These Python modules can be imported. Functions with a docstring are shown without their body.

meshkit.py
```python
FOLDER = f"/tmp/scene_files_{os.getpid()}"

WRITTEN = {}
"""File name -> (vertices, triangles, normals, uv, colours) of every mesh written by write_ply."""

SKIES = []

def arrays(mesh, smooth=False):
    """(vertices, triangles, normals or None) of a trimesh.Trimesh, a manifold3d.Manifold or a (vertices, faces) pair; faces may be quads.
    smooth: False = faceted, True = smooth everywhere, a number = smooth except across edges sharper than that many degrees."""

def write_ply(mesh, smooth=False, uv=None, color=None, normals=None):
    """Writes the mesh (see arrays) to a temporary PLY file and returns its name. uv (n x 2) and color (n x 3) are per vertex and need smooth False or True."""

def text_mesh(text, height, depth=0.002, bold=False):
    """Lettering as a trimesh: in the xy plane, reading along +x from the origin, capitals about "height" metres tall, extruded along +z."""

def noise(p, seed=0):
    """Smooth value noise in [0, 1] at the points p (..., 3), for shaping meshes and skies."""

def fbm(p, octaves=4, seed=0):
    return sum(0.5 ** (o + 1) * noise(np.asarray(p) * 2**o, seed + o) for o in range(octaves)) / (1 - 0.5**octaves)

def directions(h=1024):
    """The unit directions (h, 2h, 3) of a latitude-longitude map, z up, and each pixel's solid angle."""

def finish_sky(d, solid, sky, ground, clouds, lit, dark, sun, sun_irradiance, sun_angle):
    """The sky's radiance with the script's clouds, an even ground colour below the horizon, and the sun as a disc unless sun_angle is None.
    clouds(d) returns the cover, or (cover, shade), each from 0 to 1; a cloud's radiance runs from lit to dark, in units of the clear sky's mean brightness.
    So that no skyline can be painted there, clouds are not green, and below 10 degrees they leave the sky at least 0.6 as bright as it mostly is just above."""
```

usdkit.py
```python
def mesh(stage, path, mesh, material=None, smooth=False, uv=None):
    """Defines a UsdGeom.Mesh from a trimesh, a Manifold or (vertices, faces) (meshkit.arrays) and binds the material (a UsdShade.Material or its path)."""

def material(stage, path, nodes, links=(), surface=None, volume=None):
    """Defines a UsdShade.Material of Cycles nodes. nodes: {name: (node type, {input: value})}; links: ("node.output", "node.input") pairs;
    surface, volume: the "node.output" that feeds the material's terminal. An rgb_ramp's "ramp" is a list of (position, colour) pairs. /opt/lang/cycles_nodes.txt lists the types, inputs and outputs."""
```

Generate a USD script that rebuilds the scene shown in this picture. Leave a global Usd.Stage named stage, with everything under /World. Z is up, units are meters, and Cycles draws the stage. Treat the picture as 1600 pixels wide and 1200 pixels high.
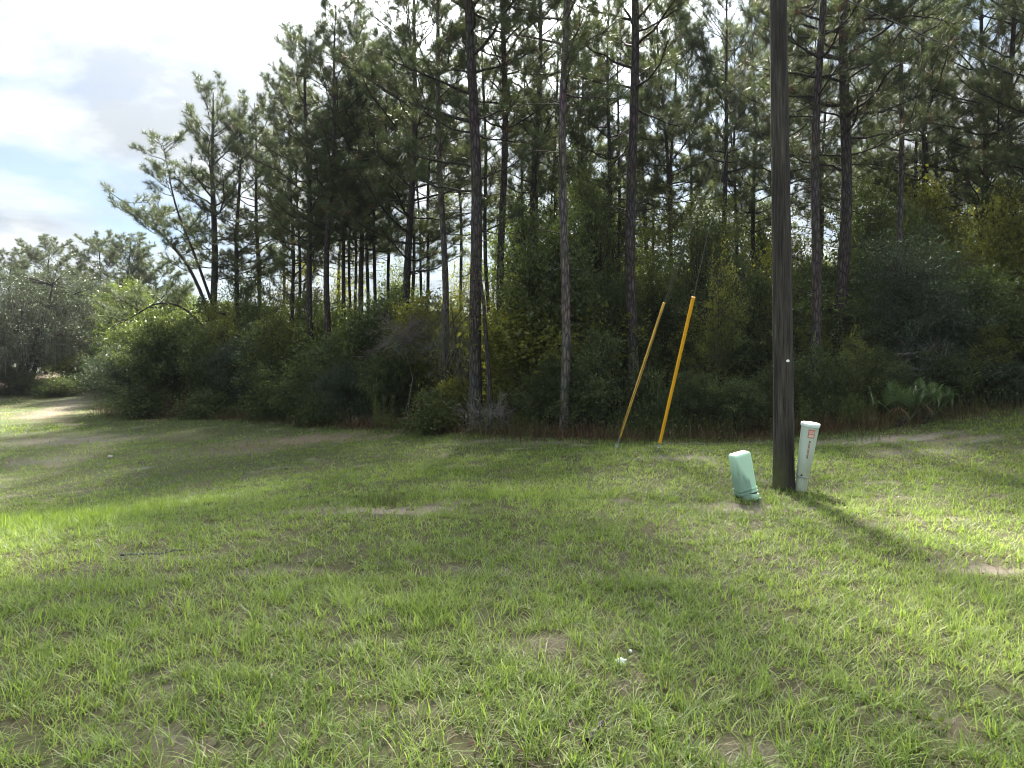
import math, re
import numpy as np
import usdkit, meshkit, trimesh
from pxr import Gf, Sdf, Usd, UsdGeom, UsdLux, UsdShade, Vt
from scipy.interpolate import RBFInterpolator
from scipy.ndimage import map_coordinates

stage = Usd.Stage.CreateInMemory()
UsdGeom.SetStageUpAxis(stage, 'Z')
UsdGeom.SetStageMetersPerUnit(stage, 1.0)
UsdGeom.Xform.Define(stage, '/World')
UsdGeom.Scope.Define(stage, '/World/Looks')
PI = math.pi

# ------------------------------------------------------------------ camera, sky, sun, exposure
EYE = 1.6                     # metres above the grass
FPX = 1142.0                  # focal length in pixels of the 1600-wide photograph
EXPOSURE = 4.75
cam = UsdGeom.Camera.Define(stage, '/World/camera')
cam.AddTranslateOp().Set(Gf.Vec3d(0, 0, EYE))
cam.AddRotateXOp().Set(90.0)
cam.CreateHorizontalApertureAttr(36.0)
cam.CreateVerticalApertureAttr(27.0)
cam.CreateFocalLengthAttr(36.0 * FPX / 1600.0)
cam.CreateFStopAttr(0.0)
cam.CreateClippingRangeAttr(Gf.Vec2f(0.05, 5000.0))
cam.CreateExposureAttr(EXPOSURE)

SUN_AZ, SUN_EL = math.radians(3.0), math.radians(43.0)
sun_dir = np.array([math.sin(SUN_AZ) * math.cos(SUN_EL), math.cos(SUN_AZ) * math.cos(SUN_EL), math.sin(SUN_EL)])
SKY = 0.05
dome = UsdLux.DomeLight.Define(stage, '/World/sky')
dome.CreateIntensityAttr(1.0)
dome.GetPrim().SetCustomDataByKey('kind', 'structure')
sky_mat = usdkit.material(stage, '/World/Looks/sky_look', {
    'tc': ('texture_coordinate', {}),
    'sky': ('sky_texture', {'sky_type': 'single_scattering', 'sun_disc': False, 'sun_elevation': SUN_EL, 'sun_rotation': SUN_AZ,
                            'air_density': 1.0, 'aerosol_density': 1.0, 'ozone_density': 1.0}),
    'sep': ('separate_xyz', {}),
    'zb': ('math', {'math_type': 'maximum', 'value2': 0.02}),
    'za': ('math', {'math_type': 'add', 'value2': 0.22}),
    'dx': ('math', {'math_type': 'divide'}), 'dy': ('math', {'math_type': 'divide'}),
    'uv': ('combine_xyz', {'z': 14.4}),
    'n1': ('noise_texture', {'scale': 1.25, 'detail': 7.0, 'roughness': 0.55, 'distortion': 0.35}),
    'n2': ('noise_texture', {'scale': 2.6, 'detail': 6.0, 'roughness': 0.6, 'distortion': 0.2}),
    'cov': ('rgb_ramp', {'ramp': [(0.0, (0.1,) * 3), (0.38, (0.2,) * 3), (0.46, (0.60,) * 3), (0.56, (0.95,) * 3), (1.0, (1.0,) * 3)]}),
    'cc': ('rgb_ramp', {'ramp': [(0.0, (0.37, 0.40, 0.435)), (0.42, (0.43, 0.46, 0.49)), (0.52, (0.57, 0.60, 0.62)), (0.62, (0.72, 0.74, 0.755)), (1.0, (0.88, 0.89, 0.90))]}),
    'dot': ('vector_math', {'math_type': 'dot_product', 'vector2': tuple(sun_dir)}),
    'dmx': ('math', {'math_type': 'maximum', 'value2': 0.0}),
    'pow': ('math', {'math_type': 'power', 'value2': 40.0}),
    'glow': ('math', {'math_type': 'multiply_add', 'value2': 62.0}),  # sun aureole in the cloud, strengthened to light the ground softly
    'overhead_fill': ('math', {'math_type': 'multiply_add', 'value2': 1.95, 'value3': 0.68}),      # cloud brightened overhead, out of view, to add fill on the ground
    'cg': ('vector_math', {'math_type': 'scale'}),
    'blue': ('vector_math', {'math_type': 'multiply', 'vector2': (0.090, 0.102, 0.110)}),
    'mix': ('mix_color', {'use_clamp': False}),
    'bg': ('background_shader', {'strength': SKY}),
}, [('tc.generated', 'sep.vector'), ('sep.z', 'zb.value1'), ('zb.value', 'za.value1'), ('sep.x', 'dx.value1'), ('za.value', 'dx.value2'),
    ('sep.y', 'dy.value1'), ('za.value', 'dy.value2'), ('dx.value', 'uv.x'), ('dy.value', 'uv.y'), ('uv.vector', 'n1.vector'), ('uv.vector', 'n2.vector'),
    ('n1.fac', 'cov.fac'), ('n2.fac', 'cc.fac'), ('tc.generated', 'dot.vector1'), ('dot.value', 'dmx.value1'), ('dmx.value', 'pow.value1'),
    ('pow.value', 'glow.value1'), ('zb.value', 'overhead_fill.value1'), ('overhead_fill.value', 'glow.value3'), ('cc.color', 'cg.vector1'), ('glow.value', 'cg.scale'), ('sky.color', 'blue.vector1'), ('blue.vector', 'mix.a'), ('cg.vector', 'mix.b'),
    ('cov.color', 'mix.fac'), ('mix.result', 'bg.color')], surface='bg.background')
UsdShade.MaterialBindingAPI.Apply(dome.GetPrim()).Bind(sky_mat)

sun = UsdLux.DistantLight.Define(stage, '/World/sun')
sun.CreateIntensityAttr(0.25)
sun.CreateAngleAttr(5.0)
sun.CreateNormalizeAttr(True)
sun.CreateColorAttr(Gf.Vec3f(1.0, 0.93, 0.80))
sun.AddRotateZOp().Set(-math.degrees(SUN_AZ))
sun.AddRotateXOp().Set(-(90.0 - math.degrees(SUN_EL)))      # local +z points at the sun

# ------------------------------------------------------------------ helpers
rng = np.random.default_rng(7)
used_names = {}


def numbered(path):
    n = used_names.get(path, 0)
    used_names[path] = n + 1
    return path if n == 0 else f'{path}_{n:03d}'


def tag(prim, label=None, category=None, group=None, kind=None):
    for k, x in (('label', label), ('category', category), ('group', group), ('kind', kind)):
        if x:
            prim.SetCustomDataByKey(k, x)
    return prim


def obj(name, v, f, mat, parent='/World', tint=None, normals=None, extra=None, smooth=None):
    """one Mesh prim under parent"""
    path = numbered(f'{parent}/{name}')
    if smooth is not None:
        usdkit.mesh(stage, path, (v, f), mat, smooth=smooth)
        return stage.GetPrimAtPath(path)
    m = UsdGeom.Mesh.Define(stage, path)
    v = np.ascontiguousarray(v, np.float32)
    f = np.ascontiguousarray(f, np.int32)
    m.CreatePointsAttr(Vt.Vec3fArray.FromNumpy(v))
    m.CreateFaceVertexCountsAttr(Vt.IntArray.FromNumpy(np.full(len(f), f.shape[1], np.int32)))
    m.CreateFaceVertexIndicesAttr(Vt.IntArray.FromNumpy(f.ravel()))
    m.CreateSubdivisionSchemeAttr('none')
    if normals is not None:
        m.CreateNormalsAttr(Vt.Vec3fArray.FromNumpy(np.ascontiguousarray(normals, np.float32)))
        m.SetNormalsInterpolation('vertex')
    for k, a in {**({'tint': tint} if tint is not None else {}), **(extra or {})}.items():
        UsdGeom.PrimvarsAPI(m).CreatePrimvar(k, Sdf.ValueTypeNames.FloatArray, 'vertex').Set(Vt.FloatArray.FromNumpy(np.ascontiguousarray(a, np.float32)))
    UsdShade.MaterialBindingAPI.Apply(m.GetPrim()).Bind(mat)
    return m.GetPrim()


def part(name, tm, mat, parent, smooth=30):
    """a trimesh as one part"""
    return obj(name, np.array(tm.vertices), np.array(tm.faces), mat, str(parent.GetPath()) if hasattr(parent, 'GetPath') else parent, smooth=smooth)


def thing(name, label, cat, loc=(0, 0, 0), rot=(0, 0, 0), group=None):
    x = UsdGeom.Xform.Define(stage, numbered('/World/' + name))
    x.AddTranslateOp().Set(Gf.Vec3d(*map(float, loc)))
    x.AddRotateXYZOp().Set(Gf.Vec3f(*map(float, rot)))
    return tag(x.GetPrim(), label, cat, group)


def kind_class(name):
    return str(stage.CreateClassPrim('/World/' + name).GetPath())


def place(cls, name, label, cat, loc, rotz=0.0, scale=(1, 1, 1), lean=(0, 0), group=None):
    """one individual that shares the parts of its kind"""
    x = UsdGeom.Xform.Define(stage, numbered('/World/' + name))
    x.AddTranslateOp().Set(Gf.Vec3d(*map(float, loc)))
    x.AddRotateXYZOp().Set(Gf.Vec3f(float(lean[0]), float(lean[1]), float(rotz)))
    x.AddScaleOp().Set(Gf.Vec3f(*map(float, scale)))
    p = x.GetPrim()
    p.GetReferences().AddInternalReference(cls)
    p.SetInstanceable(True)
    return tag(p, label, cat, group)


def unit(a):
    return a / np.maximum(np.linalg.norm(a, axis=-1, keepdims=True), 1e-9)


def fbm2(x, y, scale, seed=0, octaves=4):
    p = np.stack([np.asarray(x) * scale, np.asarray(y) * scale, np.full(np.shape(x), 0.5)], -1)
    return meshkit.fbm(p, octaves, seed)


class Geo:
    """collects pieces of ONE mesh"""
    def __init__(self):
        self.v, self.f, self.t, self.n = [], [], [], 0

    def add(self, v, f, t=0.5):
        v = np.asarray(v, float).reshape(-1, 3)
        self.v.append(v)
        self.f.append(np.asarray(f, int) + self.n)
        self.t.append(np.broadcast_to(np.asarray(t, float), (len(v),)))
        self.n += len(v)

    def tube(self, pts, rad, sides=6, t=0.5, rough=0.0, seed=0):
        pts = np.asarray(pts, float)
        n = len(pts)
        rad = np.broadcast_to(np.asarray(rad, float), (n,))
        tan = unit(np.gradient(pts, axis=0))
        ref = np.where(np.abs(tan[:, 2:3]) > 0.9, [[1.0, 0, 0]], [[0, 0, 1.0]])
        a = unit(np.cross(tan, ref))
        b = np.cross(tan, a)
        ang = np.arange(sides) / sides * 2 * PI
        rr = rad[:, None] * np.ones(sides)
        if rough:
            rr = rr * (1 + rough * (meshkit.fbm(np.stack([np.cos(ang)[None] * 2.5 + 0 * rr, np.sin(ang)[None] * 2.5 + 0 * rr, pts[:, 2:3] * 2.2 + 0 * rr], -1), 3, seed) - 0.5))
        v = pts[:, None] + rr[..., None] * (np.cos(ang)[None, :, None] * a[:, None] + np.sin(ang)[None, :, None] * b[:, None])
        i = np.arange(n - 1)[:, None] * sides
        j = np.arange(sides)[None]
        k = (j + 1) % sides
        q = np.stack([i + j, i + k, i + k + sides, i + j + sides], -1).reshape(-1, 4)
        f = np.vstack([q[:, [0, 1, 2]], q[:, [0, 2, 3]]])
        self.add(v.reshape(-1, 3), f, t)

    def cones(self, A, B, ra, rb, t=0.5, sides=3):
        """many straight tapered twigs at once"""
        A, B = np.asarray(A, float).reshape(-1, 3), np.asarray(B, float).reshape(-1, 3)
        n = len(A)
        if n == 0:
            return
        tan = unit(B - A)
        ref = np.where(np.abs(tan[:, 2:3]) > 0.9, [[1.0, 0, 0]], [[0, 0, 1.0]])
        a = unit(np.cross(tan, ref))
        b = np.cross(tan, a)
        ang = np.arange(sides) / sides * 2 * PI
        ring = np.cos(ang)[None, :, None] * a[:, None] + np.sin(ang)[None, :, None] * b[:, None]
        ra = np.broadcast_to(np.asarray(ra, float), (n,))[:, None, None]
        rb = np.broadcast_to(np.asarray(rb, float), (n,))[:, None, None]
        v = np.concatenate([A[:, None] + ra * ring, B[:, None] + rb * ring], 1)
        j = np.arange(sides)
        k = (j + 1) % sides
        q = np.concatenate([np.stack([j, k, k + sides], -1), np.stack([j, k + sides, j + sides], -1)])
        f = (np.arange(n)[:, None, None] * (2 * sides) + q[None]).reshape(-1, 3)
        self.add(v.reshape(-1, 3), f, np.repeat(np.broadcast_to(np.asarray(t, float), (n,)), 2 * sides))

    def leaves(self, P, D, N, L, W, t):
        """rhombic leaves: base P, direction D, normal N"""
        P, D, N = np.asarray(P), unit(np.asarray(D)), np.asarray(N)
        S = unit(np.cross(D, N))
        N2 = np.cross(S, D)
        L, W = np.broadcast_to(L, (len(P),))[:, None], np.broadcast_to(W, (len(P),))[:, None]
        fold = 0.18 * W * N2
        v = np.stack([P, P + D * L * 0.45 + S * W / 2 + fold, P + D * L - N2 * L * 0.12, P + D * L * 0.45 - S * W / 2 + fold], 1)
        f = (np.arange(len(P))[:, None, None] * 4 + np.array([[0, 1, 2], [0, 2, 3]])[None]).reshape(-1, 3)
        self.add(v.reshape(-1, 3), f, np.repeat(np.broadcast_to(t, (len(P),)), 4))

    def blades(self, P, az, L, W, th0, bend, t, seg=2):
        """arching grass blades"""
        n = len(P)
        L, W, th0, bend = (np.broadcast_to(np.asarray(x, float), (n,)) for x in (L, W, th0, bend))
        d = np.stack([np.cos(az), np.sin(az), 0 * az], -1)
        s = np.stack([-np.sin(az), np.cos(az), 0 * az], -1)
        cols = []
        for k in range(seg + 1):
            u = k / seg
            r = L * (u * np.sin(th0) + 0.55 * bend * u * u)
            h = L * (u * np.cos(th0) - 0.42 * bend * u * u)
            c = P + d * r[:, None] + np.array([0, 0, 1.0]) * np.maximum(h, 0.004)[:, None]
            if k < seg:
                w = (W * 0.5 * (1 - 0.55 * u ** 1.5))[:, None]
                cols += [c - s * w, c + s * w]
            else:
                cols += [c]
        v = np.stack(cols, 1)
        m = v.shape[1]
        fs = []
        for k in range(seg - 1):
            a = 2 * k
            fs += [[a, a + 1, a + 3], [a, a + 3, a + 2]]
        fs += [[m - 3, m - 2, m - 1]]
        f = (np.arange(n)[:, None, None] * m + np.array(fs)[None]).reshape(-1, 3)
        self.add(v.reshape(-1, 3), f, np.repeat(np.broadcast_to(t, (n,)), m))

    def build(self, name, mat, parent='/World', normals=False, extra=None):
        v, f, t = np.vstack(self.v), np.vstack(self.f), np.concatenate(self.t)
        nn = None
        if normals:
            nn = np.zeros_like(v)
            fn = np.cross(v[f[:, 1]] - v[f[:, 0]], v[f[:, 2]] - v[f[:, 0]])
            for k in range(3):
                np.add.at(nn, f[:, k], fn)
            nn = unit(nn)
        return obj(name, v, f, mat, parent if isinstance(parent, str) else str(parent.GetPath()), tint=t, normals=nn, extra=extra)


# ------------------------------------------------------------------ materials
def leaf_mat(name, dark, mid, bright, trans, rough=0.45, tfac=0.35, spec=0.4, vary=0.25):
    """tint picks the leaf's own colour; every plant is a little lighter or darker than the next"""
    return usdkit.material(stage, '/World/Looks/' + name, {
        'at': ('attribute', {'attribute': 'tint'}),
        'oi': ('object_info', {}),
        'mr': ('map_range', {'from_min': 0.0, 'from_max': 1.0, 'to_min': 1 - vary, 'to_max': 1 + vary}),
        'rp': ('rgb_ramp', {'ramp': [(0.0, dark), (0.5, mid), (1.0, bright)]}),
        'sc': ('vector_math', {'math_type': 'scale'}),
        'tr': ('rgb_ramp', {'ramp': [(0.0, tuple(0.75 * x for x in trans)), (1.0, tuple(1.25 * x for x in trans))]}),
        'p': ('principled_bsdf', {'roughness': rough, 'specular_ior_level': spec}),
        'tl': ('translucent_bsdf', {}),
        'mx': ('mix_closure', {'fac': tfac}),
    }, [('at.fac', 'rp.fac'), ('at.fac', 'tr.fac'), ('oi.random', 'mr.value'), ('rp.color', 'sc.vector1'), ('mr.result', 'sc.scale'),
        ('sc.vector', 'p.base_color'), ('tr.color', 'tl.color'), ('p.BSDF', 'mx.closure1'), ('tl.BSDF', 'mx.closure2')], surface='mx.closure')


def bark_mat(name, a, b, c, scale=14.0, stretch=0.22, bump=0.6):
    return usdkit.material(stage, '/World/Looks/' + name, {
        'tc': ('texture_coordinate', {}),
        'mp': ('mapping', {'scale': (1, 1, stretch)}),
        'vo': ('voronoi_texture', {'feature': 'distance_to_edge', 'scale': scale}),
        'nz': ('noise_texture', {'scale': scale * 1.6, 'detail': 5.0}),
        'n2': ('noise_texture', {'scale': 1.1, 'detail': 3.0}),
        'rp': ('rgb_ramp', {'ramp': [(0.0, tuple(0.35 * x for x in a)), (0.12, a), (0.5, b), (1.0, c)]}),
        'mul': ('math', {'math_type': 'multiply_add', 'value2': 1.6, 'value3': 0.0}),
        'm2': ('math', {'math_type': 'multiply'}),
        'm3': ('mix_color', {'blend_type': 'multiply', 'fac': 0.6}),
        'bp': ('bump', {'strength': bump, 'distance': 0.03}),
        'p': ('principled_bsdf', {'roughness': 0.9, 'specular_ior_level': 0.2}),
    }, [('tc.object', 'mp.vector'), ('mp.vector', 'vo.vector'), ('mp.vector', 'nz.vector'), ('tc.object', 'n2.vector'), ('vo.distance', 'mul.value1'),
        ('mul.value', 'm2.value1'), ('nz.fac', 'm2.value2'), ('mul.value', 'rp.fac'), ('rp.color', 'm3.a'), ('n2.color', 'm3.b'),
        ('m3.result', 'p.base_color'), ('mul.value', 'bp.height'), ('bp.normal', 'p.normal')], surface='p.BSDF')


def plain_mat(name, color, rough=0.5, metallic=0.0, noise=0.15, scale=20.0, spec=0.5):
    lo, hi = tuple(x * (1 - noise) for x in color), tuple(min(1, x * (1 + noise)) for x in color)
    return usdkit.material(stage, '/World/Looks/' + name, {
        'tc': ('texture_coordinate', {}),
        'n': ('noise_texture', {'scale': scale, 'detail': 5.0}),
        'r': ('rgb_ramp', {'ramp': [(0.3, lo), (0.7, hi)]}),
        'p': ('principled_bsdf', {'roughness': rough, 'metallic': metallic, 'specular_ior_level': spec}),
    }, [('tc.object', 'n.vector'), ('n.fac', 'r.fac'), ('r.color', 'p.base_color')], surface='p.BSDF')


M = {}
M['needle'] = leaf_mat('needle_look', (0.034, 0.048, 0.026), (0.058, 0.084, 0.038), (0.115, 0.138, 0.062), (0.10, 0.13, 0.042), rough=0.45, tfac=0.28, spec=0.4)
M['needle_brown'] = leaf_mat('brown_needle_look', (0.08, 0.04, 0.02), (0.13, 0.07, 0.03), (0.18, 0.10, 0.05), (0.10, 0.05, 0.02), tfac=0.2)
M['leaf_dark'] = leaf_mat('dark_leaf_look', (0.025, 0.040, 0.018), (0.050, 0.074, 0.029), (0.112, 0.136, 0.050), (0.145, 0.195, 0.034), rough=0.45, tfac=0.33, spec=0.4)
M['leaf_grey'] = leaf_mat('grey_green_leaf_look', (0.038, 0.054, 0.032), (0.062, 0.084, 0.046), (0.106, 0.126, 0.072), (0.075, 0.095, 0.045), rough=0.45, tfac=0.25)
M['leaf_yellow'] = leaf_mat('yellow_green_leaf_look', (0.042, 0.060, 0.018), (0.085, 0.105, 0.026), (0.19, 0.175, 0.036), (0.28, 0.30, 0.035), rough=0.42, tfac=0.42)
M['leaf_blue'] = leaf_mat('blue_green_leaf_look', (0.032, 0.050, 0.034), (0.052, 0.078, 0.052), (0.092, 0.122, 0.080), (0.08, 0.115, 0.045), rough=0.5, tfac=0.28, spec=0.3)
M['weed'] = leaf_mat('weed_look', (0.05, 0.072, 0.02), (0.085, 0.115, 0.03), (0.15, 0.165, 0.05), (0.13, 0.17, 0.03), tfac=0.35)
M['dry'] = leaf_mat('dry_weed_look', (0.065, 0.036, 0.024), (0.115, 0.068, 0.042), (0.20, 0.15, 0.09), (0.10, 0.06, 0.03), tfac=0.2, spec=0.1)
M['grass'] = leaf_mat('grass_look', (0.076, 0.124, 0.028), (0.150, 0.224, 0.046), (0.29, 0.322, 0.105), (0.30, 0.43, 0.068), rough=0.5, tfac=0.42, spec=0.2, vary=0.0)
M['lush_sunlit'] = leaf_mat('lush_sunlit_grass_look', (0.060, 0.125, 0.016), (0.105, 0.190, 0.022), (0.19, 0.255, 0.05), (0.23, 0.33, 0.035), rough=0.5, tfac=0.45, spec=0.2, vary=0.0)
M['thatch'] = leaf_mat('thatch_look', (0.10, 0.075, 0.048), (0.17, 0.135, 0.088), (0.28, 0.235, 0.16), (0.13, 0.10, 0.06), tfac=0.2, vary=0.0, spec=0.15)
M['palm'] = leaf_mat('palm_look', (0.045, 0.085, 0.035), (0.080, 0.135, 0.05), (0.14, 0.19, 0.07), (0.14, 0.22, 0.05), rough=0.4, tfac=0.3)
M['moss'] = leaf_mat('moss_look', (0.11, 0.115, 0.09), (0.18, 0.185, 0.15), (0.27, 0.275, 0.225), (0.17, 0.175, 0.13), rough=0.8, tfac=0.3, spec=0.1)
M['bark'] = bark_mat('pine_bark_look', (0.040, 0.034, 0.032), (0.084, 0.073, 0.068), (0.150, 0.136, 0.127))
M['bark_pale'] = bark_mat('pale_pine_bark_look', (0.075, 0.066, 0.060), (0.150, 0.132, 0.120), (0.24, 0.22, 0.20))
M['twig'] = bark_mat('twig_look', (0.05, 0.04, 0.034), (0.09, 0.075, 0.062), (0.13, 0.112, 0.095), scale=30, bump=0.2)
M['twig_grey'] = bark_mat('grey_twig_look', (0.14, 0.13, 0.12), (0.24, 0.225, 0.205), (0.34, 0.32, 0.30), scale=30, bump=0.2)

# ------------------------------------------------------------------ the lie of the land
def ray(px, D):
    return (px - 800.0) / FPX * D


def zpix(py, D):
    return EYE + (600.0 - py) / FPX * D


ctrl = [(-6, 0, 0), (0, 0, 0), (6, 0, 0), (0, 3.5, 0), (-3, 4, 0), (3, 4, 0), (0, 7, 0), (4, 7.5, 0), (-2.6, 7, -0.01), (-4.0, 4.5, -0.02), (7, 4, 0.0), (-9, 2, -0.15), (10, 2, 0.1)]
for px, py, D in [(0, 865, 7.4), (300, 815, 8.8), (560, 775, 10.4), (0, 812, 13.6), (80, 802, 14.2), (180, 778, 15.0), (0, 760, 18), (0, 690, 25), (0, 650, 33), (200, 656, 32), (400, 657, 28),
                  (600, 670, 23.5), (760, 677, 20), (960, 687, 18.2), (1200, 690, 17.5), (1300, 672, 17.5), (1600, 634, 18.5), (1600, 730, 13), (1600, 680, 15), (300, 722, 19),
                  (450, 742, 16), (550, 732, 16), (700, 722, 15.5), (800, 780, 10.2), (100, 640, 36), (130, 602, 50), (150, 588, 62), (60, 622, 42), (0, 638, 38), (1028, 702, 15.0),
                  (1225, 767, 10.9), (1450, 690, 15.5), (1450, 900, 6.1), (1600, 900, 6.1), (450, 690, 22.5)]:
    ctrl.append((ray(px, D), D, zpix(py, D)))
for x, y, z in [(-40, 40, 0.6), (-45, 62, 2.6), (-10, 45, 1.0), (5, 35, 0.6), (20, 35, 1.3), (30, 20, 1.5), (0, 60, 1.3), (30, 60, 1.6), (-20, 90, 3), (30, 100, 2), (-60, 20, -0.6), (-30, 5, -0.7), (40, 0, 0.4), (-30, 15, -0.9), (0, 25, 0.35)]:
    ctrl.append((x, y, z))
ctrl = np.array(ctrl, float)
GX, GY, GS = -70.0, -12.0, 0.5
gx, gy = np.arange(GX, 70.01, GS), np.arange(GY, 110.01, GS)
gg = np.stack(np.meshgrid(gx, gy, indexing='ij'), -1).reshape(-1, 2)
HG = RBFInterpolator(ctrl[:, :2], ctrl[:, 2], kernel='linear', smoothing=0.02)(gg).reshape(len(gx), len(gy))
from scipy.ndimage import gaussian_filter
HG = gaussian_filter(HG, 1.0, mode='nearest')


def height(x, y):
    x, y = np.asarray(x, float), np.asarray(y, float)
    h = map_coordinates(HG, [np.ravel((x - GX) / GS), np.ravel((y - GY) / GS)], order=1, mode='nearest').reshape(x.shape)
    return h + 0.07 * (fbm2(x, y, 0.9, 3, 3) - 0.5) + 0.035 * (fbm2(x, y, 3.1, 5, 2) - 0.5)


def hit(px, py):
    """the ground point seen at a pixel of the photograph"""
    D = np.geomspace(2.0, 90, 3000)
    x, z = ray(px, D), zpix(py, D)
    below = np.nonzero(z <= height(x, D))[0]
    d = D[below[0]] if len(below) else 60.0
    return np.array([ray(px, d), d])


def at(px, D):
    x = ray(px, D)
    return np.array([x, D, float(height(np.array([x]), np.array([D]))[0])])


# worn and special patches: px, py, half sizes in metres, strength
bare_spots = [(150, 742, 4.6, 2.4, 0.10), (340, 748, 3.2, 1.3, 0.16), (300, 702, 4.5, 2.6, 0.12), (40, 700, 4.0, 2.5, 0.12), (610, 797, 0.85, 0.30, 1.0), (520, 795, 0.8, 0.25, 0.6), (690, 785, 0.5, 0.25, 0.4), (470, 688, 2.6, 1.3, 0.9), (380, 702, 2.4, 1.6, 0.55), (560, 685, 1.6, 0.7, 0.6), (100, 690, 2.2, 1.4, 0.6), (60, 720, 1.6, 1.0, 0.45),
              (1390, 686, 1.5, 0.40, 1.0), (1500, 688, 1.0, 0.35, 0.6), (1300, 690, 0.9, 0.3, 0.6), (1535, 890, 0.42, 0.14, 1.0), (1460, 882, 0.35, 0.1, 0.5), (1150, 793, 0.6, 0.35, 0.9), (1090, 790, 0.5, 0.2, 0.4),
              (1065, 716, 0.9, 0.35, 0.75), (960, 705, 0.6, 0.3, 0.5), (235, 872, 0.4, 0.2, 0.7), (285, 1150, 0.22, 0.12, 0.3), (650, 1110, 0.2, 0.12, 0.25), (860, 1005, 0.3, 0.14, 0.35), (930, 990, 0.2, 0.1, 0.25),
              (1270, 792, 0.4, 0.2, 0.6), (1180, 1175, 0.2, 0.12, 0.25), (1480, 810, 0.5, 0.15, 0.6), (1440, 705, 1.2, 0.4, 0.5), (860, 690, 1.5, 0.5, 0.3), (740, 690, 1.2, 0.4, 0.4), (1130, 693, 1.4, 0.25, 0.6), (980, 1065, 0.14, 0.1, 0.3), (1470, 935, 0.5, 0.2, 0.3), (1420, 1120, 0.3, 0.15, 0.25)]
lush_sunlit_spots = [(70, 818, 2.1, 1.7, 1.0), (10, 672, 3.0, 1.2, 0.8), (640, 745, 1.4, 0.5, 0.5), (800, 775, 1.6, 0.7, 0.5), (1480, 750, 1.6, 0.7, 0.4), (700, 960, 0.5, 0.4, 0.4)]  # lush dip, plus patches painted vivid green to stand for sunlit grass


def blobs(x, y, spots):
    out = np.zeros(np.shape(x))
    wob = 1.1 * (fbm2(x, y, 2.2, 11, 3) - 0.5) + 0.9 * (fbm2(x, y, 9.0, 12, 3) - 0.5)
    for px, py, rx, ry, s in spots:
        c = hit(px, py)
        d = np.hypot((x - c[0]) / rx, (y - c[1]) / ry) + wob
        out = np.maximum(out, s * np.clip(1.35 - d, 0, 0.9) / 0.9)
    return out


# the edge of the wood, as y along x
edge_px = [(-400, 40), (-150, 40), (0, 38), (60, 46), (160, 34), (300, 31.5), (400, 28.3), (500, 26), (600, 23.6), (700, 21), (800, 19.3), (960, 18.2), (1200, 17.6), (1300, 17.4), (1450, 17.9), (1600, 18.4), (1900, 19.5), (2400, 21)]
ex = np.array([ray(p, d) for p, d in edge_px])
ey = np.array([d for p, d in edge_px])
o = np.argsort(ex)
ex, ey = ex[o], ey[o]


def edge(x):
    return np.interp(x, ex, ey)


track = np.array([[ray(60, 33), 33], [ray(105, 37), 37], [ray(125, 43), 43], [ray(135, 52), 52], [ray(150, 64), 64]])


def track_dist(x, y):
    d = np.full(np.shape(x), 99.0)
    for a, b in zip(track[:-1], track[1:]):
        ab = b - a
        t = np.clip(((x - a[0]) * ab[0] + (y - a[1]) * ab[1]) / (ab @ ab), 0, 1)
        d = np.minimum(d, np.hypot(x - a[0] - t * ab[0], y - a[1] - t * ab[1]))
    return d


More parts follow.
